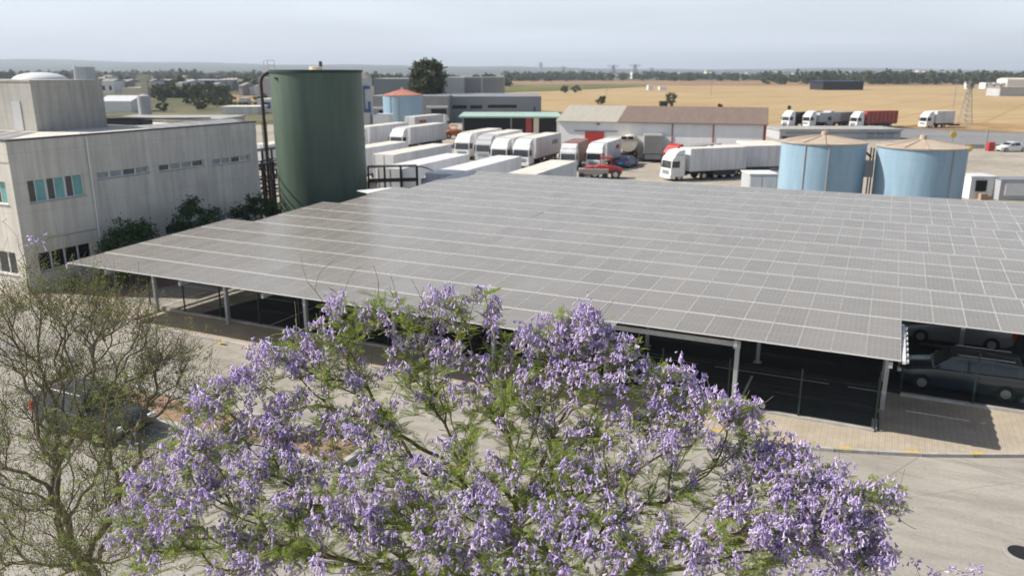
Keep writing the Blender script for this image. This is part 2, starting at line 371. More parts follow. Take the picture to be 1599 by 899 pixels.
# parking bay lines
b = MB()
for base in (31.9, 45.0, 52):
    for k in range(0, 20):
        s = -37+k*5.2
        for j in range(2): b.quad([(s+.2, base+j*5-.05, 0), (s+4.7, base+j*5-.05, 0), (s+4.7, base+j*5+.05, 0), (s+.2, base+j*5+.05, 0)])
for k in range(12):
    s = -34+k*7.5; b.quad([(s-.05, 28.3, 0), (s+.05, 28.3, 0), (s+.05, 31.5, 0), (s-.05, 31.5, 0)])
tag(b.build('bay_lines', M['paint'], rz=-ROT, loc=(0,0,.022)), kind='structure')
# pale concrete walkway crossing under the left end of the canopy
sheet('walkway', [(-38.5,27.9),(-31.2,27.9),(-29.8,34),(-36.5,34)], .0205, M['road'], 1)

def gp(lst): return [g(x, y) for x, y in lst]
sheet('wheat_field', gp([(700,152),(846,173),(1225,199),(1403,197),(1700,206),(2100,196),(2100,133.5),(1599,133),(1010,133.5),(846,141)]), .05, M['field'])
sheet('brown_field', gp([(780,126.5),(780,135),(1010,134.4),(1599,133.8),(2100,134),(2100,127),(1599,127)]), .15, M['brownfield'])
sheet('green_verge', gp([(700,137),(800,144),(846,143),(1012,135.5),(1010,132),(800,133)]), .35, M['greenfield'])
sheet('bank', gp([(1395,200),(1599,208),(2100,216),(2100,196),(1599,193.5),(1470,191)]), .10, M['bank'])
sheet('access_road', gp([(1215,201),(1400,201),(1480,202),(1599,207.5),(2200,216),(2200,262),(1599,234),(1505,226),(1215,214)]), .03, M['farroad'])
sheet('dry_field', gp([(340,158),(425,160),(425,150),(330,148)]), .06, M['bank'])
sheet('stubble_field', gp([(340,136.5),(640,139),(640,135),(380,133.5)]), .12, M['brownfield'])

# hills on the horizon (terrain)
def hills():
    b = MB(); nx, ny = 160, 14; xs = np.linspace(-9500, 9500, nx); ys = np.linspace(3600, 9500, ny)
    def prof(x, y):
        px = x/y
        h = 105*math.exp(-((px+.75)/.5)**2) + 60*math.exp(-((px+.2)/.35)**2)*.6 + 38*math.exp(-((px-.42)/.13)**2) + 18
        n = math.sin(x*.0011+1)*9+math.sin(x*.0043+y*.001)*5+math.sin(x*.013+2)*2.4
        t = (y-3600)/5900; return max(0.0, (h+n)*math.sin(min(1, t*1.25)*math.pi/2)**1.3) if t > 0 else -2
    for j in range(ny):
        for i in range(nx): b.v.append((xs[i], ys[j], prof(xs[i], ys[j])))
    for j in range(ny-1):
        for i in range(nx-1): a = j*nx+i; b.f.append((a, a+1, a+nx+1, a+nx)); b.m.append(0)
    o = b.build('hills', M['hill'], smooth=True); tag(o, kind='structure')
hills()

# ------------------------------------------------------------------ solar carports
RP, CP = 2.14, 1.052           # module pitch across and along a row
def module_mesh():
    b = MB(); w_, h_ = 1.041, 2.112; f = .009
    b.box(0, 0, -.035, w_, h_, -.006, 1)
    for (x0, y0, x1, y1) in ((0,0,w_,f*2.9),(0,h_-f*2.9,w_,h_)): b.box(x0, y0, -.005, x1, y1, 0, 1)
    for (x0, y0, x1, y1) in ((0,f*2.9,f,h_-f*2.9),(w_-f,f*2.9,w_,h_-f*2.9)): b.box(x0, y0, -.005, x1, y1, 0, 2)
    b.quad([(f,f*2.9,-.003),(w_-f,f*2.9,-.003),(w_-f,h_-f*2.9,-.003),(f,h_-f*2.9,-.003)], 0, [(0,0),(1,0),(1,1),(0,1)])
    o = b.build('solar_panel', [M['pv'], M['alu'], M['alu2']]); me = o.data; bpy.data.objects.remove(o); return me, b
mod_me, mod_b = module_mesh()
def zt(t): return 3.115+(t-26.71)*.0371
TILT = math.atan(.0371)
def carport(label, t0, rows, s_right, first, steps=None, posts=(), clip=None):
    """rows of modules going back from t0; steps: per-row s start (left edge) and s end"""
    root = grid_thing('solar_carport', label, 'solar carport', (first+s_right)/2, t0+1, 'solar carports roofed with panels')
    allm = []
    for r in range(rows):
        lo, hi = steps(r) if steps else (first, s_right)
        n = int(round((hi-lo)/CP))
        for c in range(n):
            allm.append((lo+c*CP+rng.normal(0, .0015), t0+r*RP+(0.012 if r else 0), r))
    ox, oy, _ = root['_off']
    allm.sort(key=lambda q: math.hypot(*W(q[0], q[1])))
    vis = [q for q in allm if abs(W(q[0]+.5, q[1]+1)[0]/W(q[0]+.5, q[1]+1)[1]) < .70]
    near = vis[:100]; ns = set(id(q) for q in near); rest = [q for q in allm if id(q) not in ns]
    for s, t, r in near:
        o = bpy.data.objects.new('solar_panel', mod_me); C.objects.link(o); o.parent = root
        o.location = (s-ox, t-oy, zt(t)+rng.normal(0, .002)); o.rotation_euler = (TILT+rng.normal(0, .0012), rng.normal(0, .0015), 0)
    b = MB()
    if rest:
        V = np.array(mod_b.v)
        for s, t, r in rest:
            i0 = len(b.v); a = TILT+rng.normal(0, .0012); P = V.copy()
            y = P[:,1]*math.cos(a)-P[:,2]*math.sin(a); z = P[:,1]*math.sin(a)+P[:,2]*math.cos(a)
            P = np.stack([P[:,0]+s, y+t, z+zt(t)], 1); b.v += [tuple(p) for p in P]; fi = len(b.f)
            b.f += [tuple(i0+j for j in f) for f in mod_b.f]; b.m += mod_b.m
            for k, u in mod_b.uv.items(): b.uv[fi+k] = u
        tag(b.build('solar_panel', [M['pv'], M['alu'], M['alu2']], root), kind='stuff')
    # purlins under each row, rafters and beams
    pu = MB()
    for r in range(rows):
        lo, hi = steps(r) if steps else (first, s_right); t = t0+r*RP
        for d in (.42, 1.66):
            z = zt(t+d)-.045; pu.box(lo+.02, t+d-.03, z-.09, hi+.06, t+d+.03, z)
    pu.build('purlins', M['galv'], root)
    t1 = t0+rows*RP
    for s, tf, tb in posts:
        for ta, tb_ in ((max(t0+.1, steps_front(steps, s, t0, rows)), t1-.1),):
            za, zb = zt(ta)-.14, zt(tb_)-.14
            be = MB(); i = len(be.v); be.v += [(s-.06, ta, za-.2), (s+.06, ta, za-.2), (s+.06, tb_, zb-.2), (s-.06, tb_, zb-.2), (s-.06, ta, za), (s+.06, ta, za), (s+.06, tb_, zb), (s-.06, tb_, zb)]
            for q in [(0,3,2,1),(4,5,6,7),(0,1,5,4),(1,2,6,5),(2,3,7,6),(3,0,4,7)]: be.f.append(tuple(i+j for j in q)); be.m.append(0)
            be.build('rafter', M['galv'], root)
        for tp in (tf, tb):
            if tp is None: continue
            h = zt(tp)-.33; p = MB(); base = .12 if tp < 27.9 else .02
            p.box(s-.075, tp-.09, base, s+.075, tp+.09, h); p.box(s-.16, tp-.16, base, s+.16, tp+.16, base+.025)
            p.box(s-.1, tp-.14, h-.22, s+.1, tp-.091, h-.02)
            p.build('post', M['galv'], root, bevel=.008)
    return root
def steps_front(steps, s, t0, rows):
    if not steps: return t0+.1
    for r in range(rows):
        lo, hi = steps(r)
        if lo <= s <= hi+.3: return t0+r*RP+.1
    return t0+.1
SR = 24
def st1(r):
    left = -35.85 + .0*r; right = [-8.3, 1.14, 1.14, 1.14+CP*40, 1.14+CP*40][r]
    n = round((right-left)/CP); return right-n*CP, right
T0 = 26.71-RP-.0
c1 = carport('front solar carport beside the road with grey panels and a stepped front edge', T0, 5, 40, -35.85, st1,
        posts=[(-35.9,None,33.2)]+[(s, 27.35, 33.2) for s in (-33.15,-28.3,-23.45,-18.6,-13.75,-8.9,-4.05)]+[(.85,29.9,33.2)]+[(s,None,33.2) for s in (5.7,10.5,15.4,20)])
# front beam seen in the notch
b = MB(); b.box(-8.9, 27.26, 2.62, -4.05, 27.37, 2.80); b.box(-4.17,27.1,2.60,-3.93,27.25,2.86); b.build('front_beam', M['galv'], c1)
b = MB(); b.box(1.17, 26.75, 3.0, 1.27, 31.0, 3.10)
for k in range(7): b.box(1.16, 26.9+k*.62, 2.98, 1.36, 27.15+k*.62, 3.05+.0)
b.build('edge_brackets', M['alu'], c1)
T1 = T0+5*RP+.09
c2 = carport('second row of solar carport, directly behind the front one', T1, 3, 1.14+CP*44, -33.7, lambda r: (-33.7+.0, -33.7+CP*76), posts=[(s, None, T1+3.2) for s in np.arange(-32.5, 40, 5.2)])
T2 = T1+3*RP+.08
c3 = carport('third row of solar carport, starting beside the foot of the green tank', T2, 3, 40, -32.35, lambda r: (-32.35, -32.35+CP*74), posts=[(s, None, T2+3.2) for s in np.arange(-31, 40, 5.2)])
T3 = T2+3*RP+.08
c4 = carport('fourth row of solar carport, left end crossed by the shadow of the green tank', T3, 3, 40, -31.0, lambda r: (-31.0, -31.0+CP*74), posts=[(s, None, T3+3.2) for s in np.arange(-30, 40, 5.2)])
T4 = T3+3*RP+.08
c5 = carport('rearmost row of solar carport, its back edge facing the trucks and blue tanks', T4, 1, 40, -31.0, lambda r: (-31.0, -31.0+CP*76), posts=[(s, None, T4+1.2) for s in np.arange(-30, 40, 5.2)])
b = MB(); b.prism([(-33.9,T2+4.0),(-32.4,T2+3.3),(-32.4,T2+6.3),(-32.6,T2+6.4)], zt(T2+5)-.02, zt(T2+5)+.02); b.build('white_flashing', M['white'], c3)

# ------------------------------------------------------------------ mesh fences
def fence(label, path, h, z0, plinth=True):
    s0, t0 = path[0]; root = grid_thing('mesh_fence', label, 'fence', s0, t0)
    for (a, ta), (c, tc_) in zip(path[:-1], path[1:]):
        Ln = math.hypot(c-a, tc_-ta); n = max(1, round(Ln/2.45)); d = Vector((c-a, tc_-ta))/Ln; q = Vector((-d.y, d.x))
        for k in range(n):
            p0 = Vector((a, ta))+d*(Ln*k/n); p1 = Vector((a, ta))+d*(Ln*(k+1)/n)
            m = MB(); m.box(p0.x-.03, p0.y-.03, z0, p0.x+.03, p0.y+.03, z0+h+.12); m.build('post', M['fence'], root)
            m = MB(); nw = int((p1-p0).length/.055)
            for i in range(1, nw):
                x = p0+(p1-p0)*(i/nw); m.tube((x.x, x.y, z0+.1), (x.x, x.y, z0+h), .0028, n=3, cap=False)
            for zz in (.12, .5, .54, 1.05, 1.09, 1.6, 1.64, h-.03):
                if zz < h: m.tube((p0.x, p0.y, z0+zz), (p1.x, p1.y, z0+zz), .0035, n=3, cap=False)
            m.build('mesh_panel', M['fence'], root)
    m = MB(); p = path[-1]; m.box(p[0]-.03, p[1]-.03, z0, p[0]+.03, p[1]+.03, z0+h+.12); m.build('post', M['fence'], root)
    if plinth:
        m = MB()
        for (a, ta), (c, tc_) in zip(path[:-1], path[1:]):
            d = Vector((c-a, tc_-ta)).normalized(); q = Vector((-d.y, d.x))*.09
            m.prism([(a-q.x, ta-q.y), (c-q.x, tc_-q.y), (c+q.x, tc_+q.y), (a+q.x, ta+q.y)], z0-.12, z0+.09)
        m.build('plinth', M['kerb'], root)
fence('dark green wire mesh fence along the pavement under the front canopy edge', [(-36.6,27.75),(.64,27.75),(.64,28.63)], 1.75, .12)
fence('green wire mesh fence on a pale low wall by the dark estate car', [(1.45,31.62),(40,31.62)], 1.9, .14)

# ------------------------------------------------------------------ concrete office building on the left
def office():
    s1, tA, tB, H = -42.3, 26.75, 45.3, 8.45; s0 = -66
    root = grid_thing('office_building', 'stained grey concrete two storey office building with ribbon windows', 'building', s1, tA)
    # openings on right wall: (t0,t1,z0,z1,kind)
    R_ = [(27.55,30.95,5.05,6.3,'big'),(31.85,35.55,5.85,6.27,'strip'),(36.32,40.1,5.82,6.25,'strip'),(40.85,44.5,5.75,6.2,'strip'),
          (27.5,30.85,1.15,2.25,'low'),(31.85,35.4,1.65,2.25,'strip'),(36.3,40.1,1.65,2.25,'strip'),(40.85,44.5,1.65,2.25,'strip')]
    def wall_panels(u0, u1, z0, z1, ops, put):
        us = sorted({u0, u1, *[o[0] for o in ops], *[o[1] for o in ops]}); zs = sorted({z0, z1, *[o[2] for o in ops], *[o[3] for o in ops]})
        for a, c in zip(us[:-1], us[1:]):
            for d, e in zip(zs[:-1], zs[1:]):
                mu, mz = (a+c)/2, (d+e)/2
                if not any(o[0] < mu < o[1] and o[2] < mz < o[3] for o in ops): put(a, c, d, e)
    b = MB()
    wall_panels(tA, tB, 0, H-1.1, R_, lambda a, c, d, e: b.quad([(s1,a,d),(s1,c,d),(s1,c,e),(s1,a,e)]))
    b.quad([(s1+.035,tA-.035,H-1.1),(s1+.035,tB,H-1.1),(s1+.035,tB,H),(s1+.035,tA-.035,H)]); b.quad([(s1,tA,H-1.1),(s1,tB,H-1.1),(s1+.035,tB,H-1.1),(s1+.035,tA-.035,H-1.1)])
    Lw = [(-46.6,-42.95,5.05,6.3,'big'),(-46.6,-43.1,1.05,2.35,'low'),(-52,-48.5,5.05,6.3,'big'),(-52,-48.5,1.05,2.35,'low')]
    wall_panels(s0, s1, 0, H-1.1, Lw, lambda a, c, d, e: b.quad([(a,tA,d),(c,tA,d),(c,tA,e),(a,tA,e)]))
    b.quad([(s0,tA-.035,H-1.1),(s1+.035,tA-.035,H-1.1),(s1+.035,tA-.035,H),(s0,tA-.035,H)]); b.quad([(s0,tA,H-1.1),(s1,tA,H-1.1),(s1+.035,tA-.035,H-1.1),(s0,tA-.035,H-1.1)])
    b.quad([(s1,tB,0),(s0,tB,0),(s0,tB,H),(s1,tB,H)]); b.quad([(s0,tA,0),(s0,tB,0),(s0,tB,H),(s0,tA,H)])
    # reveals
    for (a, c, z0, z1, k_) in R_:
        d = s1-.28; b.quad([(s1,a,z0),(s1,c,z0),(d,c,z0),(d,a,z0)]); b.quad([(s1,a,z1),(s1,c,z1),(d,c,z1),(d,a,z1)])
        b.quad([(s1,a,z0),(s1,a,z1),(d,a,z1),(d,a,z0)]); b.quad([(s1,c,z0),(s1,c,z1),(d,c,z1),(d,c,z0)])
    for (a, c, z0, z1, k_) in Lw:
        d = tA+.28; b.quad([(a,tA,z0),(c,tA,z0),(c,d,z0),(a,d,z0)]); b.quad([(a,tA,z1),(c,tA,z1),(c,d,z1),(a,d,z1)])
        b.quad([(a,tA,z0),(a,tA,z1),(a,d,z1),(a,d,z0)]); b.quad([(c,tA,z0),(c,tA,z1),(c,d,z1),(c,d,z0)])
    b.build('wall', M['wall'], root)
    # parapet inner face + dark coping
    b = MB(); b.box(s1-.22,tA-.06,H,s1+.08,tB+.05,H+.1); b.box(s0,tA-.06,H,s1-.221,tA+.22,H+.1); b.box(s0,tB-.2,H,s1-.221,tB+.05,H+.1)
    b.build('coping', mat('dark_metal_coping', (.09,.09,.095), .5), root)
    b = MB(); b.box(s0+.05,tA+.05,H-.6,s1-.05,tB-.05,H-.25); b.build('roof', M['offwhite'], root)
    def window(a, c, z0, z1, kind, side):
        n = {'big':3,'strip':4,'low':4}[kind]; f = .05; fr = MB(); panes = []
        def P(u, dep, z): return (s1-dep, u, z) if side == 'r' else (u, tA+dep, z)
        def bx(m, u0, u1, za, zb, d0, d1):
            p, q = P(u0, d0, za), P(u1, d1, zb); m.box(min(p[0],q[0]), min(p[1],q[1]), za, max(p[0],q[0]), max(p[1],q[1]), zb)
        bx(fr, a, c, z0, z0+f, .14, .20); bx(fr, a, c, z1-f, z1, .14, .20)
        for k in range(n+1):
            u = a+(c-a)*k/n; wd = f if kind != 'big' else .06; bx(fr, max(a, u-wd), min(c, u+wd), z0+f, z1-f, .142, .198)
        fo = fr.build('window', M['white'], root)
        for k in range(n):
            u0, u1 = a+(c-a)*k/n+.05, a+(c-a)*(k+1)/n-.05; m = MB()
            if kind == 'big':
                bx(m, u0, u0+.42, z0+f, z1-f, .17, .18); m.build('pane', M['glassD'], fo); m = MB(); bx(m, u0+.42, u0+.47, z0+f, z1-f, .15, .19); m.build('mullion', M['white'], fo)
                m = MB(); bx(m, u0+.471, u1, z0+f, z1-f, .165, .18); m.build('pane', M['glassT'], fo)
            else:
                bx(m, u0, u1, z0+f, z1-f, .17, .18); m.build('pane', M['glassD'] if (kind == 'low' or (k*7+int(a)) % 3 == 0) else M['glassG'], fo)
        sl_ = MB(); bx(sl_, a-.05, c+.05, z0-.05, z0-.001, -.05, .3); sl_.build('sill', M['kerb'], fo)
    for o in R_: window(*o, 'r')
    for o in Lw: window(*o, 'l')
    b = MB(); b.tube((s1+.09,31.4,H-.1),(s1+.09,31.4,.2),.055); b.tube((s1+.09,31.4,H-.12),(s1-.35,31.4,H+.16),.055)
    b.build('downpipe', M['white'], root, smooth=True)
    b = MB(); b.box(s1+.02, 28.2, 2.95, s1+.07, 31.2, 3.0); b.build('cable_duct', M['kerb'], root)
    # rooftop plant room
    ps, ptt = ST(-31.4, 53.0); b = MB(); pr_ = (ps-14, ptt, ps, ptt+5.3)
    b.box(pr_[0], pr_[1], H-.25, pr_[2], pr_[3], 11.40); pl = b.build('plant_room', M['wall2'], root)
    b = MB(); b.box(pr_[0]-.05, pr_[1]-.05, 11.401, pr_[2]+.05, pr_[3]+.05, 11.50); b.build('coping', M['roofgrey'], pl)
    b = MB(); b.box(ps-2.2, ptt-.04, H-.2, ps-1.3, ptt-.005, 10.15); b.build('door', M['ltgrey'], pl)
    # roof solar panels on low racks, pipes
    for k in range(9):
        b = MB(); s = s1-1.6-k*1.15; b.quad([(s-1.05, tA+1.0, H-.05), (s, tA+1.0, H-.05), (s, tA+3.0, H+.25), (s-1.05, tA+3.0, H+.25)], 0, [(0,0),(1,0),(1,1),(0,1)]); b.build('solar_panel', [M['pv']], root)
    for k in range(8):
        b = MB(); t = 36.8+k*1.12; b.quad([(s1-2.6, t, H+.18), (s1-.7, t, H+.02), (s1-.7, t+1.05, H+.02), (s1-2.6, t+1.05, H+.18)], 0, [(0,0),(0,1),(1,1),(1,0)]); b.build('solar_panel', [M['pv']], root)
    b = MB(); b.box(s0+5, 41.2, H-.2, s1-6, 41.4, H+.25); b.tube((s1-12, 38, H+.3), (s1-3, 44, H+.3), .05); b.build('roof_pipe', M['dsteel'], root)
    return root
office()

# ------------------------------------------------------------------ bushes / leafy things
def leaves_mesh(name, centers, mat_, parent=None, size=.08, per=40, spread=.25, loc=(0,0,0), aspect=1.6):
    N = len(centers)*per; c = np.repeat(np.array(centers), per, 0)+rng.normal(0, spread, (N, 3))*np.array([1,1,.8])
    a = rng.normal(size=(N,3)); a /= np.linalg.norm(a, axis=1)[:,None]; r = rng.normal(size=(N,3)); bb = np.cross(a, r); bb /= np.linalg.norm(bb, axis=1)[:,None]
    s = size*rng.uniform(.6, 1.4, N)[:,None]
    v = np.stack([c-a*s*aspect*.5, c+bb*s*.4, c+a*s*aspect*.5, c-bb*s*.4], 1).reshape(-1, 3)
    return raw_mesh(name, v, np.arange(N*4).reshape(-1, 4), mat_, parent, loc)
def raw_mesh(name, v, f, mats, parent=None, loc=(0,0,0)):
    me = bpy.data.meshes.new(name); nf, k = f.shape
    me.vertices.add(len(v)); me.vertices.foreach_set('co', v.astype(np.float32).ravel())
    me.loops.add(nf*k); me.loops.foreach_set('vertex_index', f.astype(np.int32).ravel())
    me.polygons.add(nf); me.polygons.foreach_set('loop_start', np.arange(nf, dtype=np.int32)*k)
    try: me.polygons.foreach_set('loop_total', np.full(nf, k, dtype=np.int32))
    except Exception: pass
    me.materials.append(mats); me.update(calc_edges=True); me.validate()
    o = bpy.data.objects.new(name, me); C.objects.link(o)
    if parent is not None: o.parent = parent
    else: o.location = loc
    return o
def blob_points(n, rx, ry, rz, z0, lump=.35, seed=1, shell=.55):
    r = np.random.default_rng(seed); d = r.normal(size=(n,3)); d /= np.linalg.norm(d, axis=1)[:,None]
    k = r.normal(size=(6,3)); amp = 1+lump*np.mean(np.sin(d@k.T*2.3+r.uniform(0,6,6)), 1)*1.6
    rad = (shell+(1-shell)*r.random(n)**.6)*amp
    p = d*rad[:,None]*np.array([rx,ry,rz]); p[:,2] += z0; return p
def bushy_tree(name, label, cat, x, y, w_, h_, seed, mat_, leaf=.12, n=60, per=45, trunk=.15, group=None, spread=None):
    root = thing(name, label, cat, (x, y, 0), 0, group); cz = h_*.56
    pts = blob_points(n, w_*.42, w_*.42, h_*.40, cz, seed=seed)
    leaves_mesh('crown', pts, mat_, root, size=leaf, per=per, spread=spread or w_*.055)
    b = MB(); b.tube((0,0,0),(0,0,h_*.5),trunk,trunk*.5, n=7)
    for q in pts[:14]: b.tube((0,0,h_*.28),tuple(q),trunk*.35,trunk*.1, n=5, cap=False)
    b.build('trunk', M['bark'], root); return root
for k, (s, t, w_, h_, lab) in enumerate([(-39.2,31.1,3.9,4.1,'dark green bush nearest the white downpipe of the office wall'),(-39.0,35.9,3.6,4.4,'dark green bush midway along the office wall'),(-38.8,41.2,3.4,4.0,'dark green bush at the far end of the office wall by the tank')]):
    X, Y = W(s, t); bushy_tree('evergreen_bush', lab, 'bush', X, Y, w_, h_, 20+k, M['bush'], .11, 90, 70, .1, 'bushes along the office wall')
# low dry plants at the foot of the office
for k, (s, t) in enumerate([(-40.8,28.3),(-40.2,29.6),(-38.6,28.4),(-39.4,30.4)]):
    X, Y = W(s, t); bushy_tree('dry_shrub', ['dry yellow shrub nearest the lit office corner','dry yellow shrub close to the office wall, under the downpipe','dry yellow shrub nearest the first canopy post','dry yellow shrub deepest under the canopy edge'][k], 'shrub', X, Y, 1.3, 1.1, 50+k, M['leaf2'], .06, 26, 40, .03, 'dry shrubs by the office corner')
b = MB(); b.prism([(-41.9,27.95),(-37,27.95),(-37,46),(-41.9,46)], 0, .06); tag(b.build('planting_bed', M['soil'], rz=-ROT), kind='structure')

# ------------------------------------------------------------------ big green tank with pipework
def green_tank():
    cx, cy, r, h = -15.5, 64.6, 3.55, 12.12
    root = thing('storage_tank', 'tall dark green cylindrical storage tank beside the office', 'storage tank', (cx, cy, 0))
    b = MB(); b.lathe([(0,0),(r,0),(r,h),(r-.25,h+.0)], 96); b.build('shell', M['greentank'], root, smooth=True)
    b = MB(); b.lathe([(r+.001,h-.16),(r+.09,h-.16),(r+.09,h+.05),(r-.3,h+.06)], 96); b.build('rim', M['dkgreen'], root, smooth=True)
    b = MB(); b.lathe([(r-.28,h+.0),(.9,h+.06),(.5,h+.08),(.5,h+.3),(0,h+.34)], 48); b.build('roof', M['cream'], root, smooth=True)
    b = MB(); b.box(.3,-.15,h+.3,.5,.1,h+.7); b.build('vent', M['rust'], root)
    # guard rail beside the ladder top
    b = MB(); 
    for q in ((-3.75,-1.1),(-3.3,-1.7),(-2.9,-1.2)): b.tube((q[0],q[1],h),(q[0],q[1],h+.75),.025, n=5)
    for z in (.4,.75): b.tube((-3.75,-1.1,h+z),(-3.3,-1.7,h+z),.02, n=5); b.tube((-3.3,-1.7,h+z),(-2.9,-1.2,h+z),.02, n=5)
    b.build('guard_rail', M['galv'], root)
    b = MB(); b.box(-2.55,-2.75,h-.62,-1.7,-2.2,h-.52); b.build('bracket', M['dsteel'], root)
    # overflow pipe down the left side
    b = MB(); px, py = -4.25, -.6; pts = [(-3.4,-.6,h-.12)]+[(-3.4-.85*math.sin(a), py, h-.12-.85*(1-math.cos(a))*1.0) for a in np.linspace(.2, math.pi/2, 7)]+[(px, py, .3)]
    for a, c in zip(pts[:-1], pts[1:]): b.tube(a, c, .13, n=10)
    b.build('overflow_pipe', M['rust'], root, smooth=True)
    b = MB()
    for sx in (-.2,.2): b.tube((-3.95+sx*.6,-1.6+sx,0),(-3.95+sx*.6,-1.6+sx,h-3.9),.03, n=5)
    for z in np.arange(.4,h-3.9,.35): b.tube((-3.95-.12,-1.8,z),(-3.95+.12,-1.4,z),.018, n=4)
    b.build('ladder', M['dsteel'], root)
green_tank()
def pipe_rack(label, x0, y0, x1, y1, z, nb, slope=None, lower=True):
    root = thing('pipe_gantry', label, 'steel gantry', (x0, y0, 0)); d = Vector((x1-x0, y1-y0, 0)); Ln = d.length; d.normalize()
    def P(u, off, zz): q = d*u; n = Vector((-d.y, d.x, 0))*off; return (q.x+n.x, q.y+n.y, zz)
    b = MB()
    for k in range(nb+1):
        u = Ln*k/nb
        for o in (0, 1.0): b.tube(P(u,o,0), P(u,o,z), .085, n=4)
        b.tube(P(u,0,z*.45), P(u,1.0,z*.45), .045, n=4); b.tube(P(u,0,z), P(u,1.0,z), .045, n=4)
    b.build('uprights', M['dsteel'], root); b = MB()
    for o in (0, 1.0):
        for zz in (z*.3, z*.55, z*.72, z): b.tube(P(0,o,zz), P(Ln,o,zz), .065, n=4)
    b.build('rails', M['dsteel'], root)
    b = MB(); b.tube(P(0,.5,z*.72+.1), P(Ln,.5,z*.72+.1), .11, n=8); b.tube(P(0,.25,z*.4), P(Ln,.25,z*.4), .08, n=8); b.build('pipe', M['rust'], root, smooth=True)
    if slope:
        b = MB(); pts = [P(Ln+u, 0, z-slope*(.5-.5*math.cos(math.pi*min(1, u/3.2)))) for u in np.linspace(0, 3.4, 9)]
        for a, c in zip(pts[:-1], pts[1:]): b.tube(a, c, .05, n=5)
        for p_ in (pts[4], pts[8]): b.tube((p_[0], p_[1], 0), p_, .04, n=4)
        b.build('stair_rail', M['dsteel'], root)
pipe_rack('black steel pipe gantry between the office and the green tank', -20.3, 57.5, -19.3, 66.5, 5.0, 5)
pipe_rack('second black steel frame close against the left side of the green tank', -22.4, 68.5, -20.4, 73.0, 5.4, 4)
pipe_rack('black steel gantry with sloping handrail right of the green tank', -12.0, 66.0, -8.0, 66.8, 4.35, 3, 1.1)
b = MB(); b.box(0,0,0,3.0,2.2,3.3); r0 = thing('frame_box', 'white box cabin with black edge frame behind the canopy, right of the gantry', 'cabin', (-7.6,66.4,0))
b.build('body', M['trailer'], r0); b = MB()
for (a, c) in ((0,0),(3,0),(1.3,0)): b.tube((a,c-.03,0),(a,c-.03,3.35),.05, n=4)
b.tube((0,-.03,3.33),(3,-.03,3.33),.05, n=4); b.build('frame', M['dsteel'], r0)

# ------------------------------------------------------------------ blue tanks
def blue_tank(label, cx, cy, r, h, cone, roofm, seams, name='storage_tank'):
    root = thing(name, label, 'storage tank', (cx, cy, 0), 0, 'pale blue tanks')
    b = MB(); b.lathe([(0,0),(r,0),(r,h)], 72); b.build('shell', M['bluetank'], root, smooth=True)
    b = MB(); b.lathe([(r-.02,h-.05),(r+.12,h-.05),(r+.14,h+.06),(.45,h+cone),(.0,h+cone+.02)], 40); b.build('roof', roofm, root)
    for k in range(12):
        a = k*math.pi/6+.2; m = MB(); m.tube((r*math.cos(a), r*math.sin(a), h+.12), (.5*math.cos(a), .5*math.sin(a), h+cone+.05), .035, n=4); m.build('roof_rib', roofm, root)
    b = MB(); b.tube((0,0,h+cone-.05),(0,0,h+cone+.42),.32,.28, n=14); b.build('vent', M['tankroof'], root)
    b = MB()
    for a in seams: b.tube((r*math.cos(a)*1.008, r*math.sin(a)*1.008, 0), (r*math.cos(a)*1.008, r*math.sin(a)*1.008, h-.05), .055, n=6)
    b.build('riser_pipe', M['midgrey'], root)
blue_tank('pale blue cylindrical tank with dusty conical roof, left of the pair by the canopy', 29.3, 75.0, 3.78, 5.72, .55, M['tankroof'], (R(-134),R(-103)))
blue_tank('pale blue cylindrical tank with dusty conical roof, right of the pair by the canopy', 37.05, 72.0, 3.72, 5.55, .58, M['tankroof'], (R(-75),))
x, y = g(638, 205); blue_tank('blue and white tank with brick red conical roof behind the parked trailers', -23.2, 172.0, 4.2, 7.3, 1.2, M['redroof'], (R(-120), R(-95)))
b = MB(); r0 = thing('valve_cabinet', 'white cabinet on dark legs in the gap between the two blue tanks', 'cabinet', (33.3,74.6,0))
b.box(-.5,-.5,2.5,.55,.3,4.0); b.build('box', M['trailer'], r0); b = MB()
for q in (-.45,.4): b.box(q,-.45,0,q+.1,-.35,5.2); b.box(q,.15,0,q+.1,.25,5.2)
b.tube((-.5,-.4,5.0),(.5,.2,4.3),.1, n=6); b.tube((-.2,0,4.0),(-.2,0,5.4),.12, n=6); b.build('legs', M['dsteel'], r0)

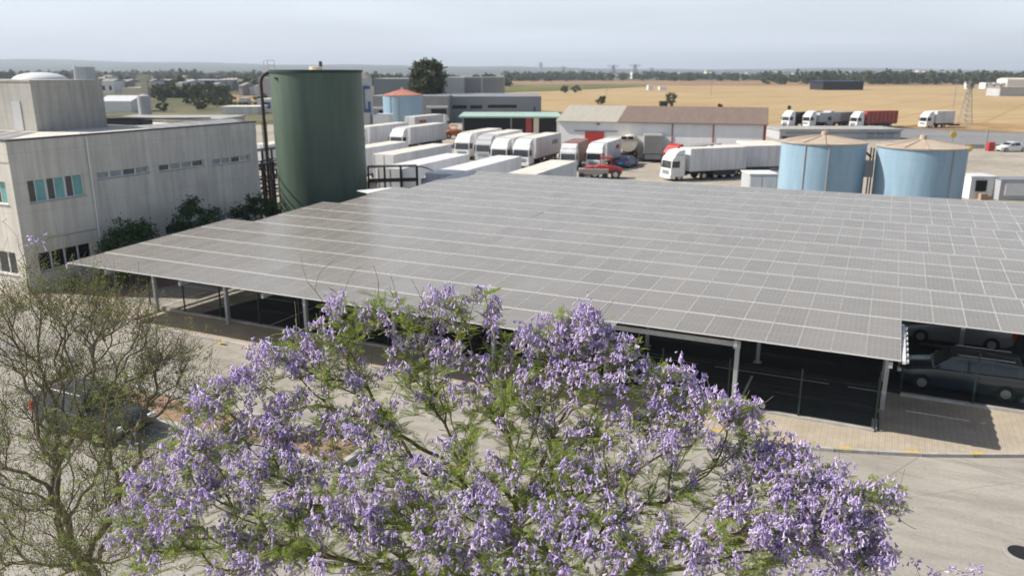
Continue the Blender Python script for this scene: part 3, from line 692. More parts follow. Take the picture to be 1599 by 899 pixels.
# ------------------------------------------------------------------ vehicles
def wheel(parent, x, y, z, r=.5, wd=.3):
    b = MB(); b.tube((x-wd/2,y,z),(x+wd/2,y,z),r, n=20); o = b.build('wheel', M['tyre'], parent, smooth=True)
    b = MB(); sx = 1 if x > 0 else -1; b.tube((x+sx*(wd/2-.02),y,z),(x+sx*(wd/2+.015),y,z),r*.55, n=14); b.build('rim', M['rim'], o, smooth=True)
def semi(label, x, y, rz, cab=None, box=None, boxlen=13.4, group='parked trucks in the yard', bx='box', roof=None, deflector=None, band=None, sc=.93, mark=None):
    """front bumper at the origin, vehicle runs back along +y"""
    cab = cab or M['white']; box = box or M['trailer']; root = thing('truck', label, 'truck', (x, y, 0), rz, group); root.scale = (sc, sc, sc)
    b = MB(); b.prism([(0,.55),(.02,1.5),(.18,2.75),(.62,3.25),(2.05,3.25),(2.1,.9),(1.9,.55)], -1.24, 1.24, axis='x'); 
    cb = b.build('cab', cab, root, bevel=.07)
    b = MB(); b.prism([(.55,3.26),(1.05,3.75),(2.05,3.95),(2.05,3.26)], -1.15, 1.15, axis='x'); b.build('roof_deflector', deflector or cab, cb, bevel=.06)
    b = MB(); b.quad([(-1.12,-.012+.03,1.62),(1.12,-.012+.03,1.62),(1.06,.165,2.62),(-1.06,.165,2.62)]); b.quad([(-1.12,.2,1.62),(1.12,.2,1.62),(1.06,.3,2.62),(-1.06,.3,2.62)]); b.build('windscreen', M['glassD'], cb)
    for sx in (-1.26,1.245): b = MB(); b.box(sx,.45,1.7,sx+.015,1.25,2.5); b.build('side_window', M['glassD'], cb)
    b = MB(); b.box(-.75,-.03,.85,.75,.005,1.35); b.build('grille', M['greysheet'], cb)
    b = MB(); b.box(-1.26,-.08,.35,1.26,.3,.80); b.build('bumper', band or cab, cb, bevel=.04)
    for sx in (-1,1):
        b = MB(); b.box(sx*.78,-.10,.5,sx*1.14,-.075,.72); b.build('headlight', M['lamp_clear'], cb)
        b = MB(); b.box(sx*1.27,.12,1.75,sx*1.45,.28,2.5); b.build('mirror', M['black'], cb)
    b = MB(); b.box(-.4,1.4,.7,.4,6.2,1.0); b.box(-1.0,2.5,.45,-.45,3.6,1.0); b.build('chassis', M['dsteel'], root)
    for sx in (-1.05,1.05): wheel(root, sx, 1.35, .5); wheel(root, sx, 5.0, .5)
    if bx == 'box':
        b = MB(); b.box(-1.275,2.75,1.15,1.275,2.75+boxlen,4.0, 0, 1); o = b.build('trailer_body', [box, roof or M['offwhite']], root, bevel=.03)
        b = MB(); b.box(-1.2,3.0,.95,1.2,2.75+boxlen-.1,1.149); b.box(-1.24,6.6,.5,-1.2,9.8,.95); b.box(1.2,6.6,.5,1.24,9.8,.95); b.build('trailer_frame', M['dsteel'], root)
    elif bx == 'tipper':
        b = MB(); b.prism([(2.75,1.35),(3.1,3.5),(2.75+boxlen,3.5),(2.75+boxlen,1.2)], -1.25, 1.25, axis='x'); b.build('trailer_body', box, root)
        b = MB(); b.box(-1.0,3.0,.95,1.0,2.75+boxlen-.1,1.19); b.build('trailer_frame', M['dsteel'], root)
    if mark:
        for sx in (-1.29,1.277):
            b = MB(); b.box(sx,2.75+boxlen*.62,2.6,sx+.012,2.75+boxlen*.86,3.2); b.build('side_marking', mark, root)
    if bx == 'box':
        b = MB()
        for q in np.arange(3.4, 2.7+boxlen, 1.25): b.box(-1.288,q,1.18,1.288,q+.05,3.97)
        b.build('side_posts', M['ltgrey'], root)
    if boxlen > 8:
        for k in range(3):
            for sx in (-1.05,1.05): wheel(root, sx, 2.75+boxlen-2.0-k*1.3, .5)
    return root
def trailer(label, x, y, rz, ln=12.5, m=None, roof=None, h=4.0):
    root = thing('box_trailer', label, 'trailer', (x, y, 0), rz, 'box trailers parked behind the canopy')
    b = MB(); b.box(-1.275,0,1.15,1.275,ln,h, 0, 1); b.build('body', [m or M['trailer'], roof or M['offwhite']], root, bevel=.03)
    b = MB(); b.box(-1.2,.2,.95,1.2,ln-.1,1.149); b.box(-.7,1.6,0.05,-.55,1.75,.95); b.box(.55,1.6,0.05,.7,1.75,.95); b.build('frame', M['dsteel'], root)
    b = MB(); b.box(-.02,-.03,1.3,.02,-.001,h-.1); b.box(-1.2,-.03,1.2,-1.14,-.001,h-.1); b.box(1.14,-.03,1.2,1.2,-.001,h-.1); b.build('door_bar', M['ltgrey'], root)
    for k in range(3):
        for sx in (-1.05,1.05): wheel(root, sx, ln-1.5-k*1.3, .5)
    return root
HD = -R(22)
# box trailers just behind the canopy
trailer('white box trailer with cream roof, rightmost of the row behind the canopy', .2, 63.2, HD, 12.6, roof=M['offwhite'])
trailer('white box trailer with bright roof, second from the right behind the canopy', -6.0, 64.8, HD, 15.4, roof=M['white'])
trailer('white box trailer behind the sloping handrail of the black gantry', -10.6, 68.5, HD, 13.6, roof=M['white'])
trailer('cream roofed box trailer parked beyond the black gantry', -13.0, 80.5, HD, 13.0, roof=M['offwhite'])
trailer('box trailer half hidden behind the green tank', -18.5, 84.0, HD, 13.0, roof=M['offwhite'])
trailer('white box trailer seen left of the green tank through the black frames', -29.0, 92.0, HD, 13.0)
# trucks of the yard
semi('white truck with long white box trailer standing alone, right of the green tank', -17.9, 123.0, HD)
semi('white truck trailer half hidden by the green tank, next to the lone white truck', -24.5, 124.5, HD)
semi('white truck, leftmost of the row of four facing the canopy', -7.1, 112.3, HD, roof=M['offwhite'], boxlen=10)
semi('dusty cream truck, second in the row of four facing the canopy', -4.0, 109.0, HD, cab=M['ltgrey'], roof=M['offwhite'], boxlen=10)
semi('white truck, third in the row of four facing the canopy', -1.75, 103.0, HD, roof=M['offwhite'], boxlen=9)
semi('white truck with long pale side, rightmost of the row of four facing the canopy', 1.1, 102.3, HD, mark=M['greysheet'], boxlen=11)
semi('off white truck with brown trailer in front of the white shed', 7.0, 99.5, R(-15), cab=M['trailer'], box=M['brownbox'], roof=M['brownbox'], boxlen=8, sc=.84)
semi('white truck with white trailer beneath the red shed door', 10.3, 100.0, HD, mark=M['redtarp'], box=M['trailer'], roof=M['white'], boxlen=8.5, sc=.84)
semi('red cab truck with grey tarpaulin behind the white delivery truck', 19.8, 100.5, R(-50), cab=M['red'], box=M['midgrey'], boxlen=9, bx='tipper', sc=.82)
semi('white delivery truck with large box seen side on before the white shed', 17.6, 90.6, R(-90)-R(21)+R(42), boxlen=8.6, box=M['trailer'], band=M['white'], sc=.90)
semi('white box truck parked across behind the white delivery truck', 22.3, 95.0, R(-78), boxlen=9, sc=.88)
def rear_truck(label, x, y, rz, m, tank=False):
    root = thing('truck', label, 'truck', (x, y, 0), rz, 'parked trucks in the yard')
    if tank:
        b = MB(); n = 20; b.prism([(1.2*math.cos(a), 2.45+1.05*math.sin(a)) for a in np.linspace(0, 2*math.pi, n, endpoint=False)], 0, 9, axis='y'); b.build('tank_body', m, root, smooth=True)
        b = MB(); b.box(-.95,-.05,3.1,-.2,-.01,3.5); b.box(.0,-.05,3.1,.7,-.01,3.5); b.build('rear_plate', M['black'], root)
        b = MB(); b.box(-1.1,-.04,1.0,-.9,-.001,1.3); b.box(.9,-.04,1.0,1.1,-.001,1.3); b.build('tail_light', M['lamp_red'], root)
    else:
        b = MB(); b.box(-1.25,0,1.2,1.25,9,3.7); b.build('trailer_body', m, root, bevel=.04)
        b = MB(); b.box(-1.1,-.3,.5,1.1,-.05,1.1); b.build('tail_ramp', M['greysheet'], root)
    b = MB(); b.box(-1,0.1,.8,1,9,1.15); b.build('frame', M['dsteel'], root)
    b = MB(); b.prism([(9.2,.6),(9.2,3.0),(10.6,3.0),(11.1,2.0),(11.2,.6)], -1.2, 1.2, axis='x'); b.build('cab', M['white'], root, bevel=.05)
    for k in (1.2,2.5,9.9):
        for sx in (-1.05,1.05): wheel(root, sx, k, .5)
rear_truck('cream tanker truck seen from behind before the white shed', 16.0, 110.0, R(-12), M['cream'], True)
rear_truck('grey trailer seen from behind, right of the cream tanker', 19.3, 109.0, R(-8), M['midgrey'])
semi('white truck with white tarpaulin, far left on the upper road', 61.5, 181.0, R(-62), boxlen=10, group='trucks lined up on the upper road', bx='tipper', box=M['black'], band=M['darkcar'])
semi('white truck with grey tipper, second on the upper road', 65.6, 179.5, R(-66), boxlen=7, group='trucks lined up on the upper road', bx='tipper', box=M['ltgrey'])
semi('plain grey tipper truck between white cab and red trailer on the upper road', 70.3, 181.5, R(-62), boxlen=9, group='trucks lined up on the upper road', bx='tipper', box=M['midgrey'], cab=M['ltgrey'], band=M['dsteel'])
semi('white truck with bright red trailer on the upper road', 75.4, 177.6, R(-70), boxlen=9.5, band=M['darkcar'], group='trucks lined up on the upper road', box=M['redtarp'], roof=M['redtarp'])
semi('small white delivery truck alone at the end of the upper road', 91.2, 178.5, R(-75), boxlen=5.2, group='trucks lined up on the upper road')
# far upper left of yard: trailer rows near the grey building
semi('white truck with white trailer parked right of the red roofed tank', -14.0, 168.0, R(155), boxlen=12, mark=M['red'])
semi('pale truck with short grey box in front of the mint roofed shed', -3.3, 158.0, R(-75), boxlen=4.5)
def loader(label, x, y, rz, m, k=1.0):
    root = thing('loader', label, 'loader', (x, y, 0), rz)
    b = MB(); b.prism([(-1.9*k,.6),(-1.9*k,1.2),(-.8*k,1.5),(.9*k,1.5),(1.8*k,1.1),(1.8*k,.6)], -.7, .7, axis='x'); b.build('chassis', m, root, bevel=.05)
    b = MB(); b.box(-.6,-.7,2.35,.6,.7,2.5); b.tube((-.55,-.65,1.4),(-.55,-.65,2.4),.05,n=4); b.tube((.55,-.65,1.4),(.55,-.65,2.4),.05,n=4); b.tube((-.55,.65,1.4),(-.55,.65,2.4),.05,n=4); b.tube((.55,.65,1.4),(.55,.65,2.4),.05,n=4); b.build('roll_cage', m, root)
    b = MB(); b.prism([(1.6,.3),(2.7,.2),(2.9,.9),(2.3,1.3),(1.5,1.4)], -.8, .8, axis='x'); b.build('bucket_arm', m, root)
    for q in (-1.2,1.2):
        for sx in (-.85,.85): wheel(root, sx, q, .55, .55, .35)
loader('small red loader parked in front of the white trucks', 11.0, 92.8, R(80), M['red'])
loader('orange loader standing on rough ground behind the truck row', -11.0, 150.0, R(-70), M['orange'], 1.2)
b = MB(); r0 = thing('flatbed', 'grey flatbed cart beside the small red loader', 'cart', (8.7,92.6,0), R(-8)); b.box(-.9,-.6,.5,2.6,.6,1.15); b.build('deck', M['midgrey'], r0, bevel=.04)
for sx in (-.5,2.2):
    b = MB(); b.tube((sx,-.66,.35),(sx,.66,.35),.35, n=16); b.build('wheel', M['tyre'], r0)

def car(label, x, y, rz, paint, z=0.0, wagon=True, name='parked_car', ln=4.6, group=None):
    """front at -y"""
    root = thing(name, label, 'car', (x, y, z), rz, group); h = ln/2; k = 1.0
    st_ = [(-h,.62,.45,.62),(-h+.12,.80,.30,.74),(-h+.55,.87,.22,.84),(-h+1.25,.90,.20,.95),(-.1,.91,.20,.98),(h-1.2,.91,.20,1.0),(h-.35,.88,.24,1.0),(h-.06,.82,.34,.95),(h,.72,.45,.85)]
    b = MB(); rows = []
    for (yy, hw, zb, zt_) in st_:
        rows.append(len(b.v)); b.v += [(-hw*.93,yy,zb),(-hw,yy,zb+.2),(-hw*1.0,yy,(zb+zt_)/2+.1),(-hw*.96,yy,zt_-.05),(-hw*.85,yy,zt_),(hw*.85,yy,zt_),(hw*.96,yy,zt_-.05),(hw,yy,(zb+zt_)/2+.1),(hw,yy,zb+.2),(hw*.93,yy,zb)]
    for a, c in zip(rows[:-1], rows[1:]):
        for q in range(9): b.f.append((a+q, c+q, c+q+1, a+q+1)); b.m.append(0)
        b.f.append((a+9, c+9, c, a)); b.m.append(0)
    b.f.append(tuple(rows[0]+q for q in range(10))); b.m.append(0); b.f.append(tuple(rows[-1]+q for q in reversed(range(10)))); b.m.append(0)
    body = b.build('body', paint, root, smooth=True)
    yr = h-.18 if wagon else h-.85
    prof = [(-h+1.18,.95),(-.45,1.42),(-.1,1.47),(h-1.6,1.47),(yr-.25,1.38),(yr,1.0)]
    b = MB(); hwB = lambda zz: .86-(zz-.95)*.34; n = len(prof); i = 0
    for sx in (-1,1): b.v += [(sx*hwB(zz), yy, zz) for yy, zz in prof]
    for q in range(n-1): b.f.append((q, q+1, n+q+1, n+q)); b.m.append(0)
    b.f.append(tuple(range(n))); b.m.append(0); b.f.append(tuple(n+q for q in reversed(range(n)))); b.m.append(0)
    b.build('cabin', paint, body, bevel=.03)
    for sx in (-1,1):
        for (ya, yb) in ((-.95,-.12),(-.04,.85),(.93,yr-.42)):
            if yb-ya < .25: continue
            za = 1.0; zb = 1.38
            def ed(yy): return min(1.38, np.interp(yy, [p_[0] for p_ in prof], [p_[1] for p_ in prof])-.06)
            pts = [(ya,za),(yb,za),(yb,ed(yb)),(ya,max(za+.03, ed(ya)))]
            gl = MB(); gl.quad([(sx*(hwB(zz)+.012), yy, zz) for yy, zz in pts]); gl.build('side_window', M['glassD'], body)
    gl = MB(); gl.quad([(-.78,-h+1.26,1.02),(.78,-h+1.26,1.02),(.68,-.52,1.415),(-.68,-.52,1.415)]); gl.build('windscreen', M['glassD'], body)
    gl = MB(); gl.quad([(-.74,yr+.01,1.05),(.74,yr+.01,1.05),(.66,yr-.2,1.37),(-.66,yr-.2,1.37)]); gl.build('rear_window', M['glassD'], body)
    for sx in (-1,1):
        m = MB(); m.box(sx*.52,-h-.005,.6,sx*.80,-h+.14,.73); m.build('headlight', M['lamp_clear'], body, bevel=.02)
        m = MB(); m.box(sx*.70,h-.14,.68,sx*.885,h+.02,1.0); m.build('tail_light', M['lamp_red'], body, bevel=.02)
        m = MB(); m.box(sx*.90,-.98,.98,sx*1.06,-.84,1.10); m.build('mirror', paint, body, bevel=.02)
        if wagon: m = MB(); m.tube((sx*.62,-.3,1.53),(sx*.62,h-.7,1.52),.018, n=5); m.build('roof_rail', M['alu'], body)
        for yy in (-h+.9, h-.88): wheel(root, sx*.83, yy, .32, .32, .21)
    m = MB(); m.box(-.26,h+.0,.62,.26,h+.02,.73); m.build('number_plate', M['white'], body)
    return root
X, Y = W(3.6, 33.7); car('dark blue grey estate car parked under the canopy nearest the road', X, Y, R(90)-ROT+math.pi, M['darkcar'], .02, group='cars under the canopy')
X, Y = W(3.7, 39.9); car('pale grey car behind the dark estate car under the canopy', X, Y, R(90)-ROT+math.pi, M['paleblue'], .02, False, group='cars under the canopy')
M['gunmetal'] = mat('gunmetal_car_paint', (.05,.055,.06), .3, .4, spec=.7)
X, Y = W(-23.9, 16.6); car('gunmetal grey car parked below the bare tree, by the soil bed', X, Y, R(90)-ROT, M['gunmetal'], .01, ln=4.2)
x, y = g(976, 262); car('small blue car parked between the white truck and the tanker', 15.1, 104.3, R(150), M['bluecar'], 0, False, group='cars among the trucks')
car('white car beside the far road at the right edge of the yard', 78.3, 125.0, R(-85), M['white'], 0, False)

# ------------------------------------------------------------------ long white shed
def shed():
    x0, y0 = 6.9, 117.5; x1, y1 = 34.6, 109.2; ang = math.atan2(y1-y0, x1-x0); Ln = math.hypot(x1-x0, y1-y0); D = 17; e = 5.15; rg = 6.95
    root = thing('warehouse', 'long white shed with brown and grey pitched roof and red door', 'warehouse', (x0, y0, 0), ang)
    b = MB(); b.box(0,0,0,Ln,D,e); b.prism([(0,e),(D,e),(D/2,rg-.12)], 0, .2, axis='x'); b.build('wall', M['shedwall'], root)
    b = MB(); b.prism([(.15,e+.01),(D-.15,e+.01),(D/2,rg-.1)], Ln-.2, Ln+.03, axis='x'); b.build('gable', M['tan'], root)
    def roof(a, c, m):
        b = MB(); ov = .45; zo = e-ov*(rg-e)/(D/2)
        b.prism([(-ov,zo),(-ov,zo+.12),(D/2,rg+.12),(D+ov,zo+.12),(D+ov,zo),(D/2,rg)], a, c, axis='x'); return b.build('roof', m, root)
    roof(-.4, 8.6, M['shedroofL']); roof(8.602, Ln+.25, M['shedroofR'])
    b = MB(); b.box(3.9,-.1,0.2,6.7,-.02,3.7); b.build('door', M['red'], root); b = MB(); b.box(2.3,-.14,3.72,8.6,-.02,3.86); b.build('door_rail', M['greysheet'], root)
    for q in (16.3, 21.9): b = MB(); b.box(q,-.08,0,q+.16,-.001,e-.1); b.build('downpipe', M['redtarp'], root)
    b = MB(); b.box(Ln-.3,-.05,0,Ln+.06,.35,e-.05); b.build('corner_pillar', M['redtarp'], root)
    b = MB(); b.box(Ln+.001,D/2-1.6,0,Ln+.08,D/2+1.6,4.6); b.build('gable_door', M['redtarp'], root)
    b = MB(); b.box(Ln+.031,D/2-.5,5.3,Ln+.07,D/2+.5,6.0); b.build('gable_window', M['greysheet'], root)
    b = MB(); b.box(5.6,-.12,e-.5,6.0,-.01,e-.2); b.build('wall_lamp', M['greysheet'], root)
shed()
def simple_building(name, label, x0, x1, yt, yb, depth, wallm, roofm, D=None, windows=(), over=.3, cat='building', pitched=0, group=None, door=None, roofh=.25, band=None, ang=0):
    """placed by measured corners: x0..x1 left/right bearing, yb ground line, yt eave line"""
    if D is None: D = g(800, yb)[1]
    a = pt(x0, yb, D); c = pt(x1, yb, D); top = pt((x0+x1)/2, yt, D).z; wd = (c.x-a.x); r0 = thing(name, label, cat, (a.x, D, 0), ang, group)
    b = MB(); b.box(0,0,0,wd,depth,top); b.build('wall', wallm, r0)
    b = MB()
    if pitched: b.prism([(-over,top-.05),(depth+over,top-.05),(depth/2,top+pitched)], -over, wd+over, axis='x')
    else: b.box(-over,-over,top+.001,wd+over,depth+over,top+roofh)
    b.build('roof', roofm, r0)
    if band: b = MB(); b.box(-.02,-.06,top-band[1],wd+.02,-.002,top-.01); b.build('cladding_band', band[0], r0)
    for (u0, u1, v0, v1, m) in windows:
        b = MB(); b.box(wd*u0,-.09,top*v0,wd*u1,-.003,top*v1); b.build('window', m, r0)
    if door: b = MB(); b.box(wd*door[0],-.1,0,wd*door[1],-.003,top*door[2]); b.build('door', door[3], r0)
    return r0, wd, top
# structures round the shed
simple_building('loading_shelter', 'small grey flat roofed store between the white shed and the left blue tank', 1172, 1224, 230, 264, 6, M['midgrey'], M['offwhite'], D=100, roofh=.3)
r0, wd, top = simple_building('container_hut', 'small hut with bright white sloping roof left of the blue tanks', 1170, 1213, 273, 292, 3.0, M['ltgrey'], M['white'], D=80, windows=[(.02,.42,.1,.9,M['trailer']),(.46,.96,.1,.9,M['trailer'])], over=.1, roofh=.1)
simple_building('kiosk', 'white kiosk with dark window opening right of the blue tanks', 1513, 1553, 277, 306, 2.6, M['white'], M['trailer'], D=77, windows=[(.2,.62,.35,.86,M['black'])], over=.05, roofh=.1)
r0, wd, top = simple_building('container', 'grey and white container at the right frame edge beside the kiosk', 1560, 1625, 282, 304, 2.5, M['ltgrey'], M['greysheet'], D=76, over=.02, roofh=.08, windows=[(.12,.75,.25,.85,M['white'])])
simple_building('low_building', 'long low grey building under the truck line behind the blue tanks', 1216, 1405, 204, 226, 9, M['ltgrey'], M['roofgrey'], D=148, windows=[(.05,.98,.62,.82,M['greysheet']),(.72,.78,.2,.7,M['glassG']),(.80,.86,.2,.7,M['glassG']),(.88,.94,.2,.7,M['glassG']),(.02,.3,.05,.35,M['black'])], over=.2)
r0, wd, top = simple_building('open_shed', 'open fronted shed with pale mint roof and dark interior', 722, 872, 184, 209, 14, M['black'], M['mint'], D=137, over=.6, roofh=.25)
for u, m, wd_ in ((.66,M['redtarp'],1.0),(.74,M['cream'],.9),(.0,M['greysheet'],.3),(.5,M['greysheet'],.25),(.98,M['white'],.6)):
    b = MB(); b.box(wd*u,-.12,0,wd*u+wd_,-.003,top-.02); b.build('bay_door' if wd_ > .8 else 'column', m, r0)
b = MB(); b.prism([(0,-.61),(0,-.6),(wd,-.6),(wd,-.61)], 0, .1); 
b = MB(); r1 = thing('red_wall', 'low red wall in front of the open mint roofed shed', 'wall', (-6.0,131.0,0), R(-8)); b.box(0,0,0,13.5,.5,1.6); b.build('panel', M['red'], r1)
simple_building('grey_warehouse', 'long dark grey warehouse with narrow window strip behind the yard', 672, 845, 152, 178, 30, M['greysheet'], M['greysheet'], D=205, windows=[(.20,.33,.52,.66,M['black']),(.36,.47,.52,.66,M['black']),(.52,.78,.55,.68,M['black']),(.93,.95,.4,.6,M['blueroof'])], over=0, roofh=.2)
simple_building('grey_warehouse', 'pale grey flat building directly right of the big round tree', 694, 724, 122, 146, 40, M['ltgrey'], M['ltgrey'], D=330, over=0)
simple_building('grey_warehouse', 'dark grey box building right of the pale grey one', 725, 787, 122, 141, 40, M['greysheet'], M['greysheet'], D=340, over=0, windows=[(.42,.47,0,1,M['ltgrey'])])
simple_building('grey_warehouse', 'grey building left of the big round tree behind the silo', 584, 645, 124, 146, 30, M['greysheet'], M['ltgrey'], D=300, over=0, windows=[(.05,.14,.15,.4,M['black']),(.2,.3,.15,.4,M['black']),(.36,.46,.15,.4,M['black']),(.52,.62,.15,.4,M['black']),(.7,.8,.15,.4,M['black'])])
simple_building('grey_store', 'dark grey store with pale canopy strip behind the red roofed tank', 580, 700, 152, 186, 14, M['midgrey'], M['greysheet'], D=196, over=0, windows=[(.1,.32,.2,.5,M['black']),(.78,.98,.2,.55,M['black']),(.0,.36,.56,.64,M['white']),(.72,1.0,.6,.68,M['white'])])
# white silo with blue sign frame
r0 = thing('silo', 'tall white silo with blue frame sign right of the green tank', 'silo', (-29.0,150,0)); zt_ = pt(570,122,150).z
b = MB(); b.box(-3.2,0,0,2.5,4,zt_); b.build('tower', M['ltgrey'], r0); b = MB(); b.prism([(-3.2,zt_),(2.5,zt_),(1.6,zt_+.9),(-3.2,zt_+1.2)], 0, 4, axis='y'); b.build('cap', M['cream'], r0)
b = MB(); b.box(1.5,-.2,zt_-2.0,2.8,-.02,zt_-1.4); b.box(1.5,-.2,zt_-6.2,2.8,-.02,zt_-5.6); b.box(1.5,-.2,zt_-5.6,1.75,-.02,zt_-2.0); b.box(2.3,-.2,zt_-5.6,2.8,-.02,zt_-4.2); b.build('sign_frame', M['blueroof'], r0)
simple_building('lean_to', 'low white block at the foot of the white silo', 584, 608, 182, 200, 6, M['white'], M['white'], D=150, over=0)

# ---- left background beyond the office roof
simple_building('blue_warehouse', 'long blue and white warehouse on the far left', 150, 336, 126, 142, 60, M['ltgrey'], M['ltgrey'], D=520, band=(M['blueroof'],5.0), over=1, windows=[(.5,.95,.0,.45,M['white'])])
simple_building('cream_factory', 'cream factory block left of the cream tower', 192, 222, 138, 152, 16, M['cream'], M['cream'], D=400, over=0)
r0 = thing('factory_tower', 'cream tower with crosswise top gallery in the far left yard', 'tower', (pt(229,150,395).x,395,0)); zt_ = pt(229,118,395).z
b = MB(); b.box(-1.6,-1.6,0,1.6,1.6,zt_); b.build('shaft', M['cream'], r0); b = MB(); b.box(-4.5,-1,zt_-5.5,4.5,1,zt_-3.5); b.box(-2.6,-2,zt_-2.2,2.6,2,zt_+.2); b.build('gallery', M['cream'], r0)
r0 = thing('silo', 'short grey cylindrical silo in front of the cream tower', 'silo', (pt(227,176,235).x,235,0)); b = MB(); b.lathe([(0,0),(1.75,0),(1.75,pt(227,150,235).z),(0,pt(227,149,235).z+.4)], 28); b.build('shell', M['ltgrey'], r0, smooth=True)
simple_building('white_hall', 'white pitched hall beyond the office roof', 156, 206, 158, 178, 14, M['white'], M['trailer'], D=250, over=.3, pitched=1.5)
simple_building('white_block', 'small white block left of the green tank, upper one', 404, 424, 122, 140, 12, M['ltgrey'], M['white'], D=380, over=0)
simple_building('white_block', 'small white block with blue side left of the green tank', 402, 424, 156, 172, 8, M['white'], M['white'], D=260, windows=[(.35,.95,.2,.8,M['blueroof'])], over=0)
simple_building('white_block', 'long low white roofed shed left of the green tank', 345, 402, 168, 176, 10, M['trailer'], M['offwhite'], D=240, over=.4)
simple_building('chimney_block', 'white chimney and block on the far left skyline', 121, 135, 105, 130, 20, M['ltgrey'], M['white'], D=800, over=0)
r0 = thing('chimney', 'slim white chimney on the far left skyline', 'chimney', (pt(119,125,790).x,790,0)); b = MB(); b.tube((0,0,0),(0,0,pt(119,103,790).z),1.6,1.1, n=14); b.build('stack', M['white'], r0, smooth=True)
r0 = thing('dome_hall', 'low white domed roof showing behind the plant room', 'dome', (pt(64,130,420).x,420,0)); zt_ = pt(64,113,420).z
b = MB(); b.lathe([(13,0),(13,zt_-4.2)]+[(13*math.cos(a), zt_-4.2+4.2*math.sin(a)) for a in np.linspace(.05, math.pi/2, 9)], 40); b.build('dome', M['white'], r0, smooth=True)
simple_building('grey_annex', 'flat grey roofed annex directly behind the office roof', 160, 345, 189, 215, 10, M['midgrey'], M['roofgrey'], D=105, over=.2)
# small white vans / blocks among the far left trees
for k, (x, y, c) in enumerate([(262,147,4),(270,147,4),(279,147,3.5),(287,146,4),(300,146,7),(314,147,4),(340,160,5),(380,158,6)]):
    simple_building('white_shed', ['first','second','third','fourth','fifth','sixth'][k]+' white shed from the left before the far blue warehouse' if k < 6 else ['low white shed on the waste ground under the blue warehouse','long white shed on the waste ground near the tank pipe'][k-6], x-c, x+c, y-4, y+1.5, 5, M['white'], M['white'], over=0, group='small white sheds far left')
# scattered industrial units of the far left and centre
ur = np.random.default_rng(77)
for k in range(44):
    x = ur.uniform(160, 425) if k % 3 else ur.uniform(585, 640); yb = ur.uniform(123, 150) if k % 3 else ur.uniform(121, 126); D = g(x, yb)[1]; wpx = ur.uniform(5, 22); hm = ur.uniform(4, 8)
    ck = int(ur.integers(0, 5)); wm = (M['white'], M['ltgrey'], M['cream'], M['trailer'], M['midgrey'])[ck]; rm = (M['ltgrey'], M['roofgrey'], M['tankroof'], M['blueroof'], M['midgrey'])[int(ur.integers(0, 5))]
    a = pt(x, yb, D); wd = wpx*D/1230; r0 = thing('industrial_unit', ('wide ' if wpx > 13 else 'narrow ')+('white','grey','cream','off white','dark grey')[ck]+' low industrial building '+('nearer, among scrub' if yb > 138 else 'farther, below the hills')+(' left of the silo' if x < 240 else ' left of the green tank' if x < 430 else ' behind the white silo'), 'building', (a.x, D, 0), ur.uniform(-.3,.3), 'industrial buildings of the far left')
    b = MB(); b.box(-wd/2,0,0,wd/2,14,hm); b.build('wall', wm, r0); b = MB(); b.prism([(-.4,hm),(14.4,hm),(7,hm+ur.uniform(.3,1.8))], -wd/2-.3, wd/2+.3, axis='x'); b.build('roof', rm, r0)
    for q in np.arange(-wd/2+1.2, wd/2-1.5, 4.0)[:6]: b = MB(); b.box(q,-.08,hm*.25,q+1.5,-.005,hm*.62); b.build('window', M['black'], r0)
# far city
cr_ = np.random.default_rng(5)
lab_city = 'pale building of the distant city skyline'
for k in range(64):
    x = cr_.choice([cr_.uniform(868,1060), cr_.uniform(1060,1260), cr_.uniform(1260,1599), cr_.uniform(420,620)], p=[.42,.22,.26,.1]); D = cr_.uniform(1500, 2600); wpx = cr_.uniform(3, 11); hh = cr_.uniform(6, 15)
    a = pt(x, 118, D); wd = wpx*D/1230; ck = k % 4; lab_city = ('wide ' if wpx > 7 else 'narrow ')+('tall ' if hh > 11 else 'low ')+('white','grey','cream','pale')[ck]+' building of the distant city, '+('left of the skyscraper' if x < 844 else 'beneath the faint pylons' if x < 1040 else 'beyond the white shed' if x < 1260 else 'behind the treeline on the right')
    r0 = thing('city_building', lab_city, 'building', (a.x, D, 0), 0, 'pale buildings of the distant city')
    b = MB(); b.box(-wd/2,0,0,wd/2,cr_.uniform(10,25),hh); m = (M['white'], M['ltgrey'], M['cream'], M['trailer'])[k % 4]; b.build('wall', m, r0)
    b = MB(); b.box(-wd/2,-.3,hh*.3,wd/2,-.05,hh*.45); b.build('window_band', M['midgrey'], r0)
r0 = thing('skyscraper', 'lone dark skyscraper on the horizon', 'skyscraper', (pt(844,110,5200).x,5200,0)); zt_ = pt(844,99,5200).z
b = MB(); n = 20; b.prism([(13*math.cos(a), 9*math.sin(a)) for a in np.linspace(0, 2*math.pi, n, endpoint=False)], 0, zt_); b.build('shaft', M['greysheet'], r0); b = MB(); b.prism([(9*math.cos(a), 6*math.sin(a)) for a in np.linspace(0, 2*math.pi, n, endpoint=False)], zt_, zt_+6); b.build('crown', M['greysheet'], r0)
r0 = thing('water_tower', 'cream block tower standing out in the distant city', 'tower', (pt(1108,118,1900).x,1900,0)); zt_ = pt(1108,110,1900).z; b = MB(); b.prism([(-12,0),(14,0),(9,zt_),(-9,zt_)], 0, 12, axis='y'); b.build('tower', M['cream'], r0)
